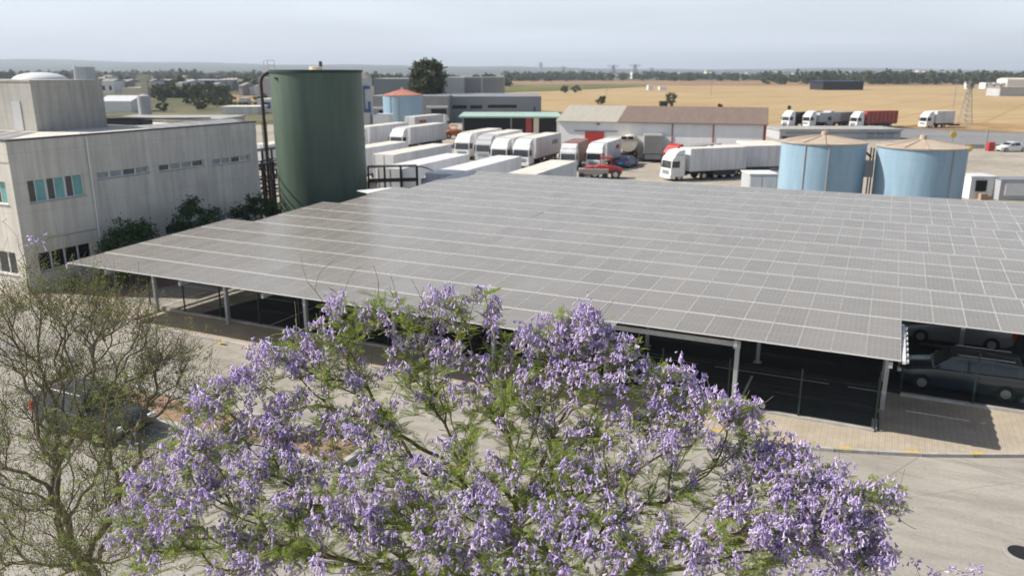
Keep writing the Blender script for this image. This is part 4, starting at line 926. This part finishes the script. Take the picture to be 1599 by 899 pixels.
def pylon(label, x, D, ytop, wb, m, base=None, group='lattice pylons'):
    h = pt(x, ytop, D).z; r0 = thing('pylon', label, 'pylon', (pt(x,120,D).x, D, 0), .3, group); b = MB(); r_ = wb*.04
    cs = [(-1,-1),(1,-1),(1,1),(-1,1)]; n = 9
    def C_(k, c): q = wb/2*(1-.86*k/n); return (c[0]*q, c[1]*q, h*k/n)
    for c in cs: b.tube(C_(0,c), C_(n,c), r_, n=4)
    for k in range(n):
        for i in range(4): b.tube(C_(k,cs[i]), C_(k+1,cs[(i+1)%4]), r_*.55, n=3, cap=False); b.tube(C_(k,cs[i]), C_(k,cs[(i+1)%4]), r_*.5, n=3, cap=False)
    b.build('lattice', m, r0); b = MB()
    for q in (.86,.97): b.tube((-wb*.9,0,h*q),(wb*.9,0,h*q),r_, n=4)
    b.build('cross_arm', m, r0)
pylon('rusty lattice pylon at the edge of the wheat field on the right', 1517, 187, 127, 2.2, M['midgrey'])
pylon('tall faint pylon on the skyline, left of the two beyond the city', 957, 1700, 102, 14, M['greysheet'])
pylon('tall faint pylon on the skyline, right of the two beyond the city', 991, 1700, 101, 14, M['greysheet'])
pylon('small faint pylon on the skyline left of the pair', 880, 2000, 104, 10, M['greysheet'])
pylon('small faint pylon on the skyline right of the pair', 1017, 2000, 106, 9, M['greysheet'])
# slender poles in the field
for x, yb, yt_, lab in ((1488,170,124,'slim wooden pole in the wheat field left of the lattice pylon'),(947,150,122,'slim pole in the wheat field behind the white shed'),(1110,150,128,'slim pole far out in the middle of the wheat field')):
    D = g(x, yb)[1]; r0 = thing('utility_pole', lab, 'pole', (pt(x,yb,D).x, D, 0), 0); b = MB(); h = pt(x,yt_,D).z; b.tube((0,0,0),(0,0,h),.16,.1, n=6); b.build('shaft', M['midgrey'], r0); b = MB(); b.box(-1,-.08,h-.6,1,.08,h-.4); b.build('cross_arm', M['midgrey'], r0)
# dark far canopy, farm sheds, lorries at the field edge
simple_building('far_carport', 'dark flat canopy standing in the brown field far away', 1285, 1348, 127.5, 138, 25, M['black'], M['blueroof'], D=560, over=1)
for k, (x0, x1, yt_, yb, m, lab) in enumerate([(1538,1549,130,139,M['white'],'left white lorry of three at the far field edge'),(1551,1560,130,139,M['white'],'middle white lorry of three at the far field edge'),(1562,1570,130,139,M['white'],'right white lorry of three at the far field edge')]):
    simple_building('lorry', lab, x0, x1, yt_, yb, 8, m, m, over=0, cat='lorry', group='white lorries at the far field edge', windows=[(.05,.25,.3,.7,M['black'])])
simple_building('farm_shed', 'pale pink farm shed at the right edge of the field', 1560, 1640, 137, 152, 12, M['ltgrey'], M['tankroof'], D=420, over=.5)
simple_building('farm_house', 'small white farm house right of the dark bush in the far field', 1514, 1520, 129, 139, 8, M['white'], M['white'], over=0)
simple_building('farm_house', 'white hut out in the wheat field beyond the shed', 1012, 1020, 134, 141, 6, M['white'], M['white'], over=0)
simple_building('farm_house', 'low pale hut out in the wheat field beyond the shed', 1030, 1041, 136, 141, 6, M['white'], M['white'], over=0)
simple_building('white_block', 'white house at the far right skyline behind the treeline', 1572, 1620, 124, 134, 14, M['white'], M['offwhite'], D=640, over=.3, pitched=1)
# street furniture at the right
def sign_post(label, x, y, m, h=2.2, name='yellow_marker'):
    D = g(x, y)[1]; r0 = thing(name, label, 'sign', (pt(x,y,D).x, D, 0)); b = MB(); b.tube((0,0,0),(0,0,h),.05, n=6); b.build('pole', M['greysheet'], r0)
    b = MB(); b.tube((0,-.06,h-.1),(0,.06,h-.1),.55, n=16); b.build('disc', m, r0)
sign_post('yellow disc sign behind the right blue tank, upper one', 1487, 224, M['yellow'], 1.6)
sign_post('yellow disc sign right of the right blue tank, middle one', 1511, 246, M['yellow'], 1.4)
r0 = thing('yellow_tank', 'yellow drum standing against the foot of the right blue tank', 'drum', (g(1503,303)[0]-.2,79.5,0)); b = MB(); b.lathe([(0,0),(.5,0),(.5,1.9),(.3,2.2),(0,2.25)], 18); b.build('drum', M['yellow'], r0, smooth=True)
r0 = thing('fuel_pump', 'red pump box with dark post on the lot at right', 'pump', (g(1546,236)[0],g(1546,236)[1],0)); b = MB(); b.box(-.55,-.4,0,.45,.4,1.4); b.build('housing', M['red'], r0, bevel=.05); b = MB(); b.tube((-.5,.5,0),(-.5,.5,3.4),.12, n=6); b.build('post', M['greysheet'], r0)
b = MB(); r0 = thing('pallet_stack', 'brown crates stacked below the kiosk window', 'crates', (46.2,76.2,0)); b.box(-.6,0,0,.0,.5,.62); b.box(.02,0,0,.5,.5,.45); b.build('crates', M['tan'], r0)
b = MB(); r0 = thing('guard_wall', 'long low pale wall between the lot and the grey road', 'wall', (g(1505,232)[0],g(1505,232)[1],0), R(-4)); b.box(0,0,0,60,.3,.7); b.build('panel', M['kerb'], r0)

# manhole on the near road
x, y = g(1597, 864); r0 = thing('manhole_cover', 'round dark iron manhole cover in the concrete road', 'manhole cover', (x, y, .009)); b = MB(); b.lathe([(0,.02),(.33,.02),(.34,.0)], 32); b.build('lid', mat('cast_iron', (.035,.033,.03), .6, .4, var=.4, scale=30), r0)
b = MB(); b.lathe([(.345,.0),(.345,.022),(.42,.016),(.43,0)], 32); b.build('ring', M['midgrey'], r0)
# fallen blossom scattered on the road
pr = np.random.default_rng(31); N_ = 1500
px_ = np.stack([pr.normal(1.0, 5.0, N_), pr.normal(15, 3.6, N_), np.full(N_, .02)], 1); hx = pr.normal(size=(N_,3)); hx[:,2] *= .15; hx /= np.linalg.norm(hx, axis=1)[:,None]; hy = np.cross([0,0,1.], hx); sz = pr.uniform(.012,.03,N_)[:,None]
vv = np.stack([px_-hx*sz, px_+hy*sz*.6, px_+hx*sz, px_-hy*sz*.6], 1).reshape(-1,3)
fallen = (vv, np.arange(N_*4).reshape(-1,4))
# planting bed in the road with kerb
r0 = grid_thing('soil_bed', 'kerbed bed of reddish soil in the road below the bare tree', 'planting bed', -22, 18)
b = MB(); b.box(-29,17.9,0,-14.5,19.5,.10); b.build('soil', M['soil'], r0)
b = MB(); b.box(-29.2,19.51,0,-14.3,19.75,.22); b.box(-29.2,17.65,0,-14.3,17.89,.22); b.box(-29.2,17.9,0,-29.02,19.5,.22); b.box(-14.48,17.9,0,-14.3,19.5,.22); b.build('kerb', M['kerb'], r0)
for k in range(7):
    X, Y = W(-28+k*2.1, 18.7); bushy_tree('low_shrub', ['leftmost','second from left','third from left','middle','third from right','second from right','rightmost'][k]+' low olive shrub in the soil bed below the bare tree', 'shrub', X, Y, 1.0, .7, 80+k, M['leaf2'], .05, 16, 34, .02, 'low shrubs in the soil bed')

# ------------------------------------------------------------------ trees of the background
bushy_tree('round_tree', 'large round dark tree standing above the grey warehouses', 'tree', pt(667,140,230).x, 230, 11.5, 14.4, 3, M['farleaf'], .55, 170, 60, .4)
for k, (x, yb, yt_, wpx, lab) in enumerate([(938,164,150,17,'small dark tree at the field edge behind the grey part of the shed roof'),(1048,168,142,22,'dark tree at the field edge behind the brown shed roof'),(1036,168,158,16,'low bush left of the tree behind the brown shed roof'),(881,146,134,16,'left of two dark bushes in the wheat field'),(899,146,134,15,'right of two dark bushes in the wheat field'),(1513,139,127,14,'dark bush beside the far white farm house'),(1125,168,163,8,'tiny dark bush behind the brown shed roof'),(1232,172,165,5,'tiny dark bush behind the first truck of the upper road')]):
    D = g(x, yb)[1]; D = max(D, 150); p = pt(x, yb, D); h = pt(x, yt_, D).z; w_ = wpx*D/1230
    bushy_tree('field_tree', lab, 'tree', p.x, D, w_, h, 30+k, M['farleaf'], max(.25, w_*.05), 40, 40, .15)
def wood(name, items, seed):      # far woods read as one dark mass
    cs = []; r = np.random.default_rng(seed)
    for (x0, x1, D0, D1, h0, h1, n) in items:
        for _ in range(n):
            D = r.uniform(D0, D1); X = pt(r.uniform(x0, x1), 120, D).x; h = r.uniform(h0, h1); w_ = h*r.uniform(.4, .7)
            q = blob_points(16, w_, w_, h*.5, h*.5, seed=int(r.integers(1e6))); q[:,0] += X; q[:,1] += D; cs.append(q)
    c = np.concatenate(cs); o = leaves_mesh(name, c, M['farleaf'], size=2.4, per=7, spread=1.1); tag(o, kind='stuff'); return o
tag(wood('far_woods', [(1195,1700,800,1150,7,14,200),(1040,1200,1100,1500,7,11,60),(790,1060,1200,1600,8,13,110),(800,900,1100,1300,7,10,30),(690,800,700,900,6,9,20)], 3), 'dark treeline in front of the distant city beyond the wheat field')
tag(wood('left_woods', [(-60,425,1000,2500,8,15,330),(150,425,480,950,4,8,90),(560,640,700,1200,6,10,30),(240,345,380,420,3,4.6,22),(-60,160,900,1100,7,12,40)], 4), 'dark woods before the hills on the left')
for k in range(26):
    r_ = np.random.default_rng(100+k); x = r_.choice([r_.uniform(236,345), r_.uniform(345,425)]); yb = r_.uniform(156,176); D = g(x, yb)[1]
    bushy_tree('scrub_bush', ('low ' if k % 3 else 'rounded ')+('green scrub bush far out beyond the office roof' if yb < 166 else 'green scrub bush on waste ground beyond the office roof')+(' by the tank pipe' if x > 345 else ''), 'bush', pt(x,yb,D).x, D, r_.uniform(3,6), r_.uniform(2,4), 200+k, M['farleaf'], .4, 16, 26, .1, 'scrub bushes on the waste ground')

# ------------------------------------------------------------------ the jacaranda and the bare tree in front
class Tree:
    def __init__(s, base, fork, seed):
        s.r = np.random.default_rng(seed); base = np.array(base, float); fork = np.array(fork, float); n = 10
        s.P = []; s.par = []; s.len = []; s.dir = []
        for k in range(n+1):
            p = base+(fork-base)*k/n+s.r.normal(0, .03, 3)*(k > 0); s.P.append(p); s.par.append(k-1)
            s.len.append(0); s.dir.append((fork-base)/np.linalg.norm(fork-base))
        s.first = n-3; s.tips = []
    def add(s, tip, alpha=.45, lift=.35, jit=.03):
        P = np.array(s.P[s.first:]); Ln = np.array(s.len[s.first:]); d = tip-P; dist = np.linalg.norm(d, axis=1); dr = np.array(s.dir[s.first:])
        cosang = np.sum(d*dr, 1)/(dist+1e-6); cost = dist*(1+.45*(1-cosang))+alpha*Ln + (d[:,2] < -.1)*.5
        j = int(np.argmin(cost))+s.first; p0 = s.P[j]; D = np.linalg.norm(tip-p0)
        if D < .06: return
        n = max(2, int(D/.16)); p1 = p0+s.dir[j]*D*.3; p2 = tip-np.array([0,0,1])*D*lift*.6-(tip-p0)*.12; prev = j
        for k in range(1, n+1):
            t = k/n; q = (1-t)**3*p0+3*(1-t)**2*t*p1+3*(1-t)*t*t*p2+t**3*tip
            if k < n: q = q+s.r.normal(0, jit, 3)*min(1, D)
            dd = q-s.P[prev]; L_ = np.linalg.norm(dd); s.P.append(q); s.par.append(prev); s.len.append(s.len[prev]+L_); s.dir.append(dd/(L_+1e-9)); prev = len(s.P)-1
        s.tips.append(prev)
    def twigs(s, n, l0, l1, zmin=3.6, up=.5):
        N = len(s.P); ch = np.zeros(N); 
        for i in range(N-1, -1, -1):
            if s.par[i] >= 0: ch[s.par[i]] += ch[i]+1
        cand = np.array([i for i in range(N) if ch[i] < 14 and s.P[i][2] > zmin])
        for i in s.r.choice(cand, n):
            d = s.dir[i]*.5+s.r.normal(0, .55, 3)+np.array([0,0,up]); d /= np.linalg.norm(d); L_ = s.r.uniform(l0, l1); k = max(2, int(L_/.11)); prev = int(i); cv = s.r.normal(0, .12, 3)+np.array([0,0,.08])
            for _ in range(k):
                d = d+cv+s.r.normal(0, .08, 3); d /= np.linalg.norm(d); q = s.P[prev]+d*L_/k
                s.P.append(q); s.par.append(prev); s.len.append(0); s.dir.append(d); prev = len(s.P)-1
    def mesh(s, name, mat_, parent, r_tip=.0035, ex=2.1, rmax=.2, rmin=0, sides=5, off=(0,0,0)):
        N = len(s.P); acc = np.zeros(N); r = np.zeros(N)
        for i in range(N-1, -1, -1):
            r[i] = max(r_tip, acc[i]**(1/ex)) if acc[i] > 0 else r_tip
            if s.par[i] >= 0: acc[s.par[i]] += r[i]**ex
        r = np.minimum(r, rmax); s.rad = r; P = np.array(s.P)-np.array(off); par = np.array(s.par); sel = np.where(par >= 0)[0]
        a, b = P[par[sel]], P[sel]; d = b-a; d /= (np.linalg.norm(d, axis=1)[:,None]+1e-9); ref = np.tile(np.array([[.31,.17,.93]]), (len(sel),1))
        u = np.cross(d, ref); u /= (np.linalg.norm(u, axis=1)[:,None]+1e-9); v = np.cross(d, u); k = sides; ang = np.arange(k)*2*np.pi/k
        ring = np.cos(ang)[None,:,None]*u[:,None,:]+np.sin(ang)[None,:,None]*v[:,None,:]
        ra = np.minimum(r[par[sel]], r[sel]*1.35)
        A_ = a[:,None,:]-d[:,None,:]*ra[:,None,None]*.3+ring*ra[:,None,None]; B_ = b[:,None,:]+ring*r[sel][:,None,None]
        V = np.concatenate([A_, B_], 1).reshape(-1, 3); base = np.arange(len(sel))[:,None]*2*k; q = np.arange(k); q2 = (q+1) % k
        F = np.stack([base+q, base+q2, base+k+q2, base+k+q], 2).reshape(-1, 4); o = raw_mesh(name, V, F, mat_, parent); return o
def rot_frames(dirs, r):
    N = len(dirs); d = dirs/(np.linalg.norm(dirs, axis=1)[:,None]+1e-9); q = r.normal(size=(N,3)); u = np.cross(d, q); u /= (np.linalg.norm(u, axis=1)[:,None]+1e-9); return d, u, np.cross(d, u)
def inst(name, tv, tf, pos, dirs, size, mat_, parent, r, upref=None):
    d, u, v = rot_frames(dirs, r)
    if upref is not None:
        u = np.cross(np.tile(np.array([[0,0,1.]]), (len(d),1))+r.normal(0, .35, d.shape), d); u /= (np.linalg.norm(u, axis=1)[:,None]+1e-9); v = np.cross(d, u)
    V = pos[:,None,:]+size[:,None,None]*(tv[None,:,0:1]*d[:,None,:]+tv[None,:,1:2]*u[:,None,:]+tv[None,:,2:3]*v[:,None,:])
    F = (np.arange(len(pos))*len(tv))[:,None,None]+tf[None]; return raw_mesh(name, V.reshape(-1,3), F.reshape(-1, tf.shape[1]), mat_, parent)
def flower_template():
    k = 5; prof = [(0,.0035),(.014,.0075),(.040,.0105),(.055,.021)]; V = []; F = []
    for x, rr in prof:
        for i in range(k): a = 2*math.pi*i/k; V.append((x, rr*math.cos(a), rr*math.sin(a)))
    for j in range(3):
        for i in range(k): F.append((j*k+i, j*k+(i+1)%k, (j+1)*k+(i+1)%k, (j+1)*k+i))
    return np.array(V), np.array(F)
def frond_template(n=13, ln=.27, wd=.06):
    V = []; F = []
    def q(pts): i = len(V); V.extend(pts); F.append((i,i+1,i+2,i+3))
    for k in range(n):
        t = (k+.6)/n; x = ln*t; z = -.10*ln*t*t*2.2; w_ = wd*(math.sin(math.pi*(.12+.86*t))**.6)
        for s in (-1,1):
            tip = np.array([x+w_*.45, s*w_, z-.018]); a = np.array([x, 0, z]); m = (a+tip)/2; e = np.array([.0062, -s*.003, 0])
            q([tuple(a), tuple(m+e), tuple(tip), tuple(m-e)])
    q([(0,-.0015,0),(ln*.5,-.0015,-.055*ln),(ln,0,-.22*ln),(ln*.5,.0015,-.055*ln)])
    return np.array(V, float), np.array(F)
FT, FF = flower_template(); LT, LF = frond_template()
def lobe_pts(x, y, D, rad, n, r, dome=True):
    c = np.array(pt(x, y, D)); d = r.normal(size=(n,3)); d /= np.linalg.norm(d, axis=1)[:,None]
    if dome: d[:,2] = np.where(d[:,2] < -.3, -d[:,2], d[:,2])
    return c+d*(rad*r.uniform(.35, 1.0, n)**.5)[:,None]

def jacaranda():
    r = np.random.default_rng(42)
    base = np.array([.15, 9.6, 0.]); root = thing('jacaranda_tree', 'large jacaranda covered in lilac blossom in the foreground', 'tree', tuple(base))
    lobes = [(755,458,10.8,.10,2,1),(735,520,11,.5,16,.8),(690,500,11.2,.4,9,.8),(600,520,11.2,.55,18,.45),(545,510,11.4,.45,12,.5),(500,560,11.1,.5,12,.5),(450,550,11.0,.3,6,.6),(720,610,10.4,.5,12,.6),(810,650,10.0,.5,12,.6),(830,750,9.4,.5,10,.5),(660,575,11,.5,13,.8),(850,560,10.8,.55,20,1),(915,530,10.6,.38,14,1.1),(960,590,10.2,.5,19,1),(905,505,10.6,.15,6,1),
        (1040,630,10,.5,20,1.1),(1110,665,9.6,.45,18,1.1),(1165,660,9.5,.25,9,1.1),(1000,700,9.5,.55,20,.9),(890,640,10.2,.6,20,.8),(900,720,9.6,.5,14,.4),(790,600,10.6,.5,15,.7),(760,700,9.9,.5,8,.2),(640,640,10.4,.6,13,.5),
        (520,610,10.6,.55,18,.6),(430,590,10.5,.42,17,1.1),(370,625,10,.35,11,1),(470,680,10,.5,16,.8),(320,680,9.6,.5,15,.9),(560,700,9.8,.6,18,.8),(400,720,9.4,.5,18,1),(290,760,9.2,.5,15,1),(235,800,9,.4,10,.7),
        (330,830,8.8,.55,18,.8),(450,790,9,.55,20,.9),(600,790,8.9,.6,20,.9),(690,760,9.2,.5,12,.6),(740,850,8.5,.55,22,1.1),(560,860,8.4,.55,17,.8),(430,890,8.4,.5,14,.7),(280,890,8.6,.4,9,.6),(860,830,8.7,.5,16,.7),(940,780,9.1,.45,14,.7),(940,870,8.3,.5,16,.8),(660,880,8.2,.5,17,.9),(840,890,8.2,.4,11,.9),
        (1060,780,9.2,.35,6,.4),(1160,745,9.5,.42,13,1),(1225,740,9.2,.35,13,1.1),(1210,800,9,.5,20,1.2),(1290,800,8.8,.4,15,1.1),(1150,860,8.5,.5,17,1.1),(1250,870,8.5,.5,20,1.3),(1330,855,8.6,.42,15,1.2),(1365,790,8.9,.28,8,.8),(1395,775,8.9,.12,3,.5),(1300,745,9.2,.12,3,.7),(1060,880,8.3,.4,10,.8),(1365,895,8.4,.3,9,1.1),(500,830,8.7,.5,12,.5),(620,850,8.6,.5,12,.5),(800,770,9.2,.45,10,.5),(380,880,8.5,.4,10,.7),(1010,850,8.6,.45,12,.7),(900,760,9.3,.45,10,.6),(760,900,8.2,.5,12,.9),(980,900,8.1,.4,10,.8),(230,870,8.8,.35,8,.6),(200,830,9.0,.25,5,.7)]
    low = [(1485,905,8.6,.22,6,1)]
    tips = []; fl = []
    for (x, y, D, rad, n, dens) in lobes:
        n = int(n*2.7); rad *= 1.14
        for p in lobe_pts(x, y, D, rad, n, r): tips.append(p); fl.append(r.random() < .72*dens)
    # inner leafy tips
    for (x, y, D, rad, n, dens) in lobes:
        c = np.array(pt(x, y, D)); 
        for _ in range(max(2, n//2)): tips.append(c+(np.array([.2,9.6,4.0])-c)*r.uniform(.08,.3)+r.normal(0,.25,3)); fl.append(False)
    tips = np.array(tips); fl = np.array(fl); fork = np.array([.15,9.5,3.4]); order = np.argsort(np.linalg.norm(tips-fork, axis=1)); T = Tree(base, fork, 5); kept = []
    for (x, y, D) in [(806,738,9.4),(560,700,10.2),(610,640,10.5),(690,730,10.2),(450,760,9.8),(330,800,9.3),(960,760,9.6),(1100,790,9.3),(740,640,10.6),(520,620,10.8),(880,650,10.2),(640,560,11.0),(1010,690,9.9),(1200,820,9.0),(400,660,10.2),(700,560,11.0)]:
        T.add(np.array(pt(x, y, D)), .25, .05, .02)
    T.tips = []
    for i in order:
        n0 = len(T.tips); T.add(tips[i], .40)
        if len(T.tips) > n0: kept.append((T.tips[-1], fl[i]))
    nb = len(T.P)
    for (x, y, D) in [(480,440,11.6),(500,425,11.7),(525,405,11.7),(515,450,11.5),(545,435,11.6),(565,415,11.6),(590,440,11.5),(610,430,11.4),(620,455,11.3),(650,450,11.2),(680,465,11.2),(460,470,11.5),(440,520,11.2),(420,560,10.9),(310,600,10.2),(345,575,10.5),(1400,740,9.1),(1310,700,9.4),(1240,700,9.4),(1060,590,10),(1075,580,10.1),(470,400,11.8),(1440,900,8.6)]:
        T.add(np.array(pt(x, y, D)), .2, .1, .02)
    kept_n = len(T.P); T.twigs(500, .15, .4)
    T.mesh('trunk', M['bark'], root, .0034, 2.1, .16, off=base)
    P = np.array(T.P)-base; Dr = np.array(T.dir)
    fp, fd, fs = [], [], []; lp, ld, ls = [], [], []
    for ti, f in kept:
        p = P[ti]; d = Dr[ti]
        if f:
            n = int(r.integers(8, 30)); ax = d*.5+np.array([0,0,.7]); ax /= np.linalg.norm(ax); L_ = r.uniform(.16,.32)
            t = r.random(n); rr = .105*(1-.65*t)*r.uniform(.35,1.1,n); rd = r.normal(size=(n,3)); rd -= (rd@ax)[:,None]*ax; rd /= np.linalg.norm(rd, axis=1)[:,None]
            q = p+ax*(t*L_-.04)[:,None]+rd*rr[:,None]; fp.append(q); fd.append(rd*.6+np.array([0,0,-1.0])+r.normal(0,.35,(n,3))); fs.append(r.uniform(.75,1.25,n))
            nl = int(r.integers(0, 3))
        else: nl = int(r.integers(4, 8))
        for _ in range(nl):
            h = r.normal(size=3); h[2] = abs(h[2])*.4+.05; h /= np.linalg.norm(h); lp.append(p-d*r.uniform(0,.2)); ld.append(h+d*.3); ls.append(r.uniform(.5,1.0))
    # extra leaves further down the twigs
    thin = np.where((T.rad < .011) & (np.arange(len(T.P)) > 12) & (np.arange(len(T.P)) < nb))[0]
    for i in r.choice(thin, 2600): h = r.normal(size=3); h[2] = abs(h[2])*.4; h /= np.linalg.norm(h); lp.append(P[i]); ld.append(h); ls.append(r.uniform(.4,.85))
    lp, ld, ls = np.array(lp), np.array(ld), np.array(ls); inst('foliage', LT, LF, lp, ld, ls, M['leaf'], root, r, True)
    inst('blossoms', FT, FF, np.concatenate(fp), np.concatenate(fd), np.concatenate(fs)*1.0, M['bloom'], root, r)
    print('jacaranda nodes', len(T.P), 'panicles', len(fp), 'flowers', sum(map(len, fp)), 'fronds', len(lp))
    # neighbouring sprig at lower right belongs to another jacaranda below the frame
    base2 = np.array([4.6, 7.6, 0.]); r2 = thing('jacaranda_tree', 'small blossoming jacaranda whose topmost sprig enters at the lower right edge', 'tree', tuple(base2)); T2 = Tree(base2, base2+np.array([.0,.2,3.0]), 8); k2 = []
    for q in [np.array(pt(x, y, 8.4)) for x, y in ((1462,893),(1485,885),(1500,892),(1525,888),(1470,915),(1510,915),(1540,920),(1440,925),(1590,930),(1490,950))]+list(np.array(pt(1500,1050,8.0))+r.normal(0,.5,(40,3))): T2.add(q, .35); k2.append(T2.tips[-1])
    T2.mesh('trunk', M['bark'], r2, .003, 2.05, .1, off=base2); fp, fd = [], []
    for ti in k2:
        n = int(r.integers(5, 14)); p = np.array(T2.P[ti])-base2; fp.append(p+r.normal(0,.045,(n,3))); fd.append(r.normal(0,.6,(n,3))+np.array([0,0,-.7]))
    fp = np.concatenate(fp); inst('blossoms', FT, FF, fp, np.concatenate(fd), r.uniform(.75,1.1,len(fp)), M['bloom'], r2, r)
jacaranda()
tag(raw_mesh('fallen_petals', fallen[0], fallen[1], M['bloom']), 'fallen lilac petals scattered on the road', kind='stuff')

def bare_tree():
    r = np.random.default_rng(9); base = np.array([-6.5, 10.9, 0.]); root = thing('bare_tree', 'sparse nearly bare tree with olive leaves at lower left', 'tree', tuple(base))
    lobes = [(40,520,12.2,.7,34),(120,510,12.4,.6,30),(190,540,12.2,.6,32),(255,590,12,.45,26),(20,610,11.8,.7,34),(110,620,12,.7,36),(200,640,11.6,.6,30),(290,640,11.6,.35,14),(-40,560,12,.7,20),(30,720,11.2,.7,36),(130,730,11,.6,30),(210,760,10.6,.55,28),(60,830,10.6,.6,30),(160,850,10.3,.6,30),(250,850,10,.5,22),(-30,780,11,.6,16),(330,720,10.6,.4,12),(20,900,10.3,.5,20),(120,900,10,.5,20)]
    tips = np.concatenate([lobe_pts(x, y, D, rad*1.05, int(n*2.6), r) for x, y, D, rad, n in lobes]); fork = np.array([-6.3,10.9,3.0])
    order = np.argsort(np.linalg.norm(tips-fork, axis=1)); T = Tree(base, fork, 15)
    for (x, y, D) in [(95,830,10.6),(85,720,11.0),(130,640,11.5),(185,760,10.8),(235,690,11.2),(160,600,11.8),(40,640,11.6),(215,620,11.6)]: T.add(np.array(pt(x, y, D)), .2, .05, .03)
    for i in order: T.add(tips[i], .5, .25, .035)
    for (x, y, D) in [(28,372,12.6),(10,440,12.5),(45,420,12.6),(70,455,12.5),(95,440,12.6),(125,430,12.6),(150,470,12.5),(180,440,12.6),(215,480,12.5),(60,400,12.7),(240,500,12.3),(290,540,12),(320,600,11.8),(330,560,11.9),(350,650,11.4),(-10,430,12.4),(135,455,12.5),(5,480,12.4),(165,505,12.4)]:
        T.add(np.array(pt(x, y, D)), .2, .1, .02)
    T.twigs(4600, .25, .8, 4.0)
    T.mesh('trunk', M['bark2'], root, .0022, 2.2, .13, off=base)
    P = np.array(T.P)-base; thin = np.where((T.rad < .009) & (np.arange(len(P)) > 12))[0]
    sel = r.choice(thin, 5200); c = P[sel]; N = 10; k = rngs = r
    pos = np.repeat(c, N, 0)+r.normal(0, .035, (len(c)*N, 3)); lv = np.array([(0,0,0),(.5,.22,0),(1,0,0),(.5,-.22,0)]); lf = np.array([(0,1,2,3)])
    inst('foliage', lv, lf, pos, r.normal(size=pos.shape)+np.array([0,0,.2]), r.uniform(.018,.042,len(pos)), M['leaf2'], root, r)
    low = np.where((P[:,2]+0 < 7.6) & (T.rad < .009) & (P[:,2] > 4.2))[0]; q = r.choice(low, 900); h = r.normal(size=(900,3)); h[:,2] = abs(h[:,2])*.3
    inst('fern_foliage', LT, LF, P[q], h, r.uniform(.4,.8,900), M['leaf'], root, r, True)
    fp, fd = [], []
    for x, y in ((28,374),(22,546),(120,560),(150,590),(205,700),(150,800),(170,770)):
        p = np.array(pt(x, y, 12.3 if y < 650 else 10.8)); i = int(np.argmin(np.linalg.norm(np.array(T.P)-p, axis=1))); n = 16
        fp.append(P[i]+r.normal(0,.07,(n,3))); fd.append(r.normal(0,.6,(n,3))+np.array([0,0,-.6]))
    fp = np.concatenate(fp); inst('blossoms', FT, FF, fp, np.concatenate(fd), r.uniform(.8,1.2,len(fp)), M['bloom'], root, r)
bare_tree()

# ------------------------------------------------------------------ summer haze over the plain
hz = bpy.data.materials.new('summer_haze'); hz.use_nodes = True; n_ = hz.node_tree.nodes; n_.remove(n_['Principled BSDF'])
pv_ = n_.new('ShaderNodeVolumePrincipled'); pv_.inputs['Color'].default_value = (.80,.88,1,1); pv_.inputs['Density'].default_value = .00016; pv_.inputs['Anisotropy'].default_value = .1
hz.node_tree.links.new(pv_.outputs[0], n_['Material Output'].inputs['Volume'])
b = MB(); b.box(-13500,-250,-2,13500,14500,200); o = b.build('haze', hz); tag(o, kind='stuff')

for o in bpy.data.objects:
    if '_off' in o.keys(): del o['_off']
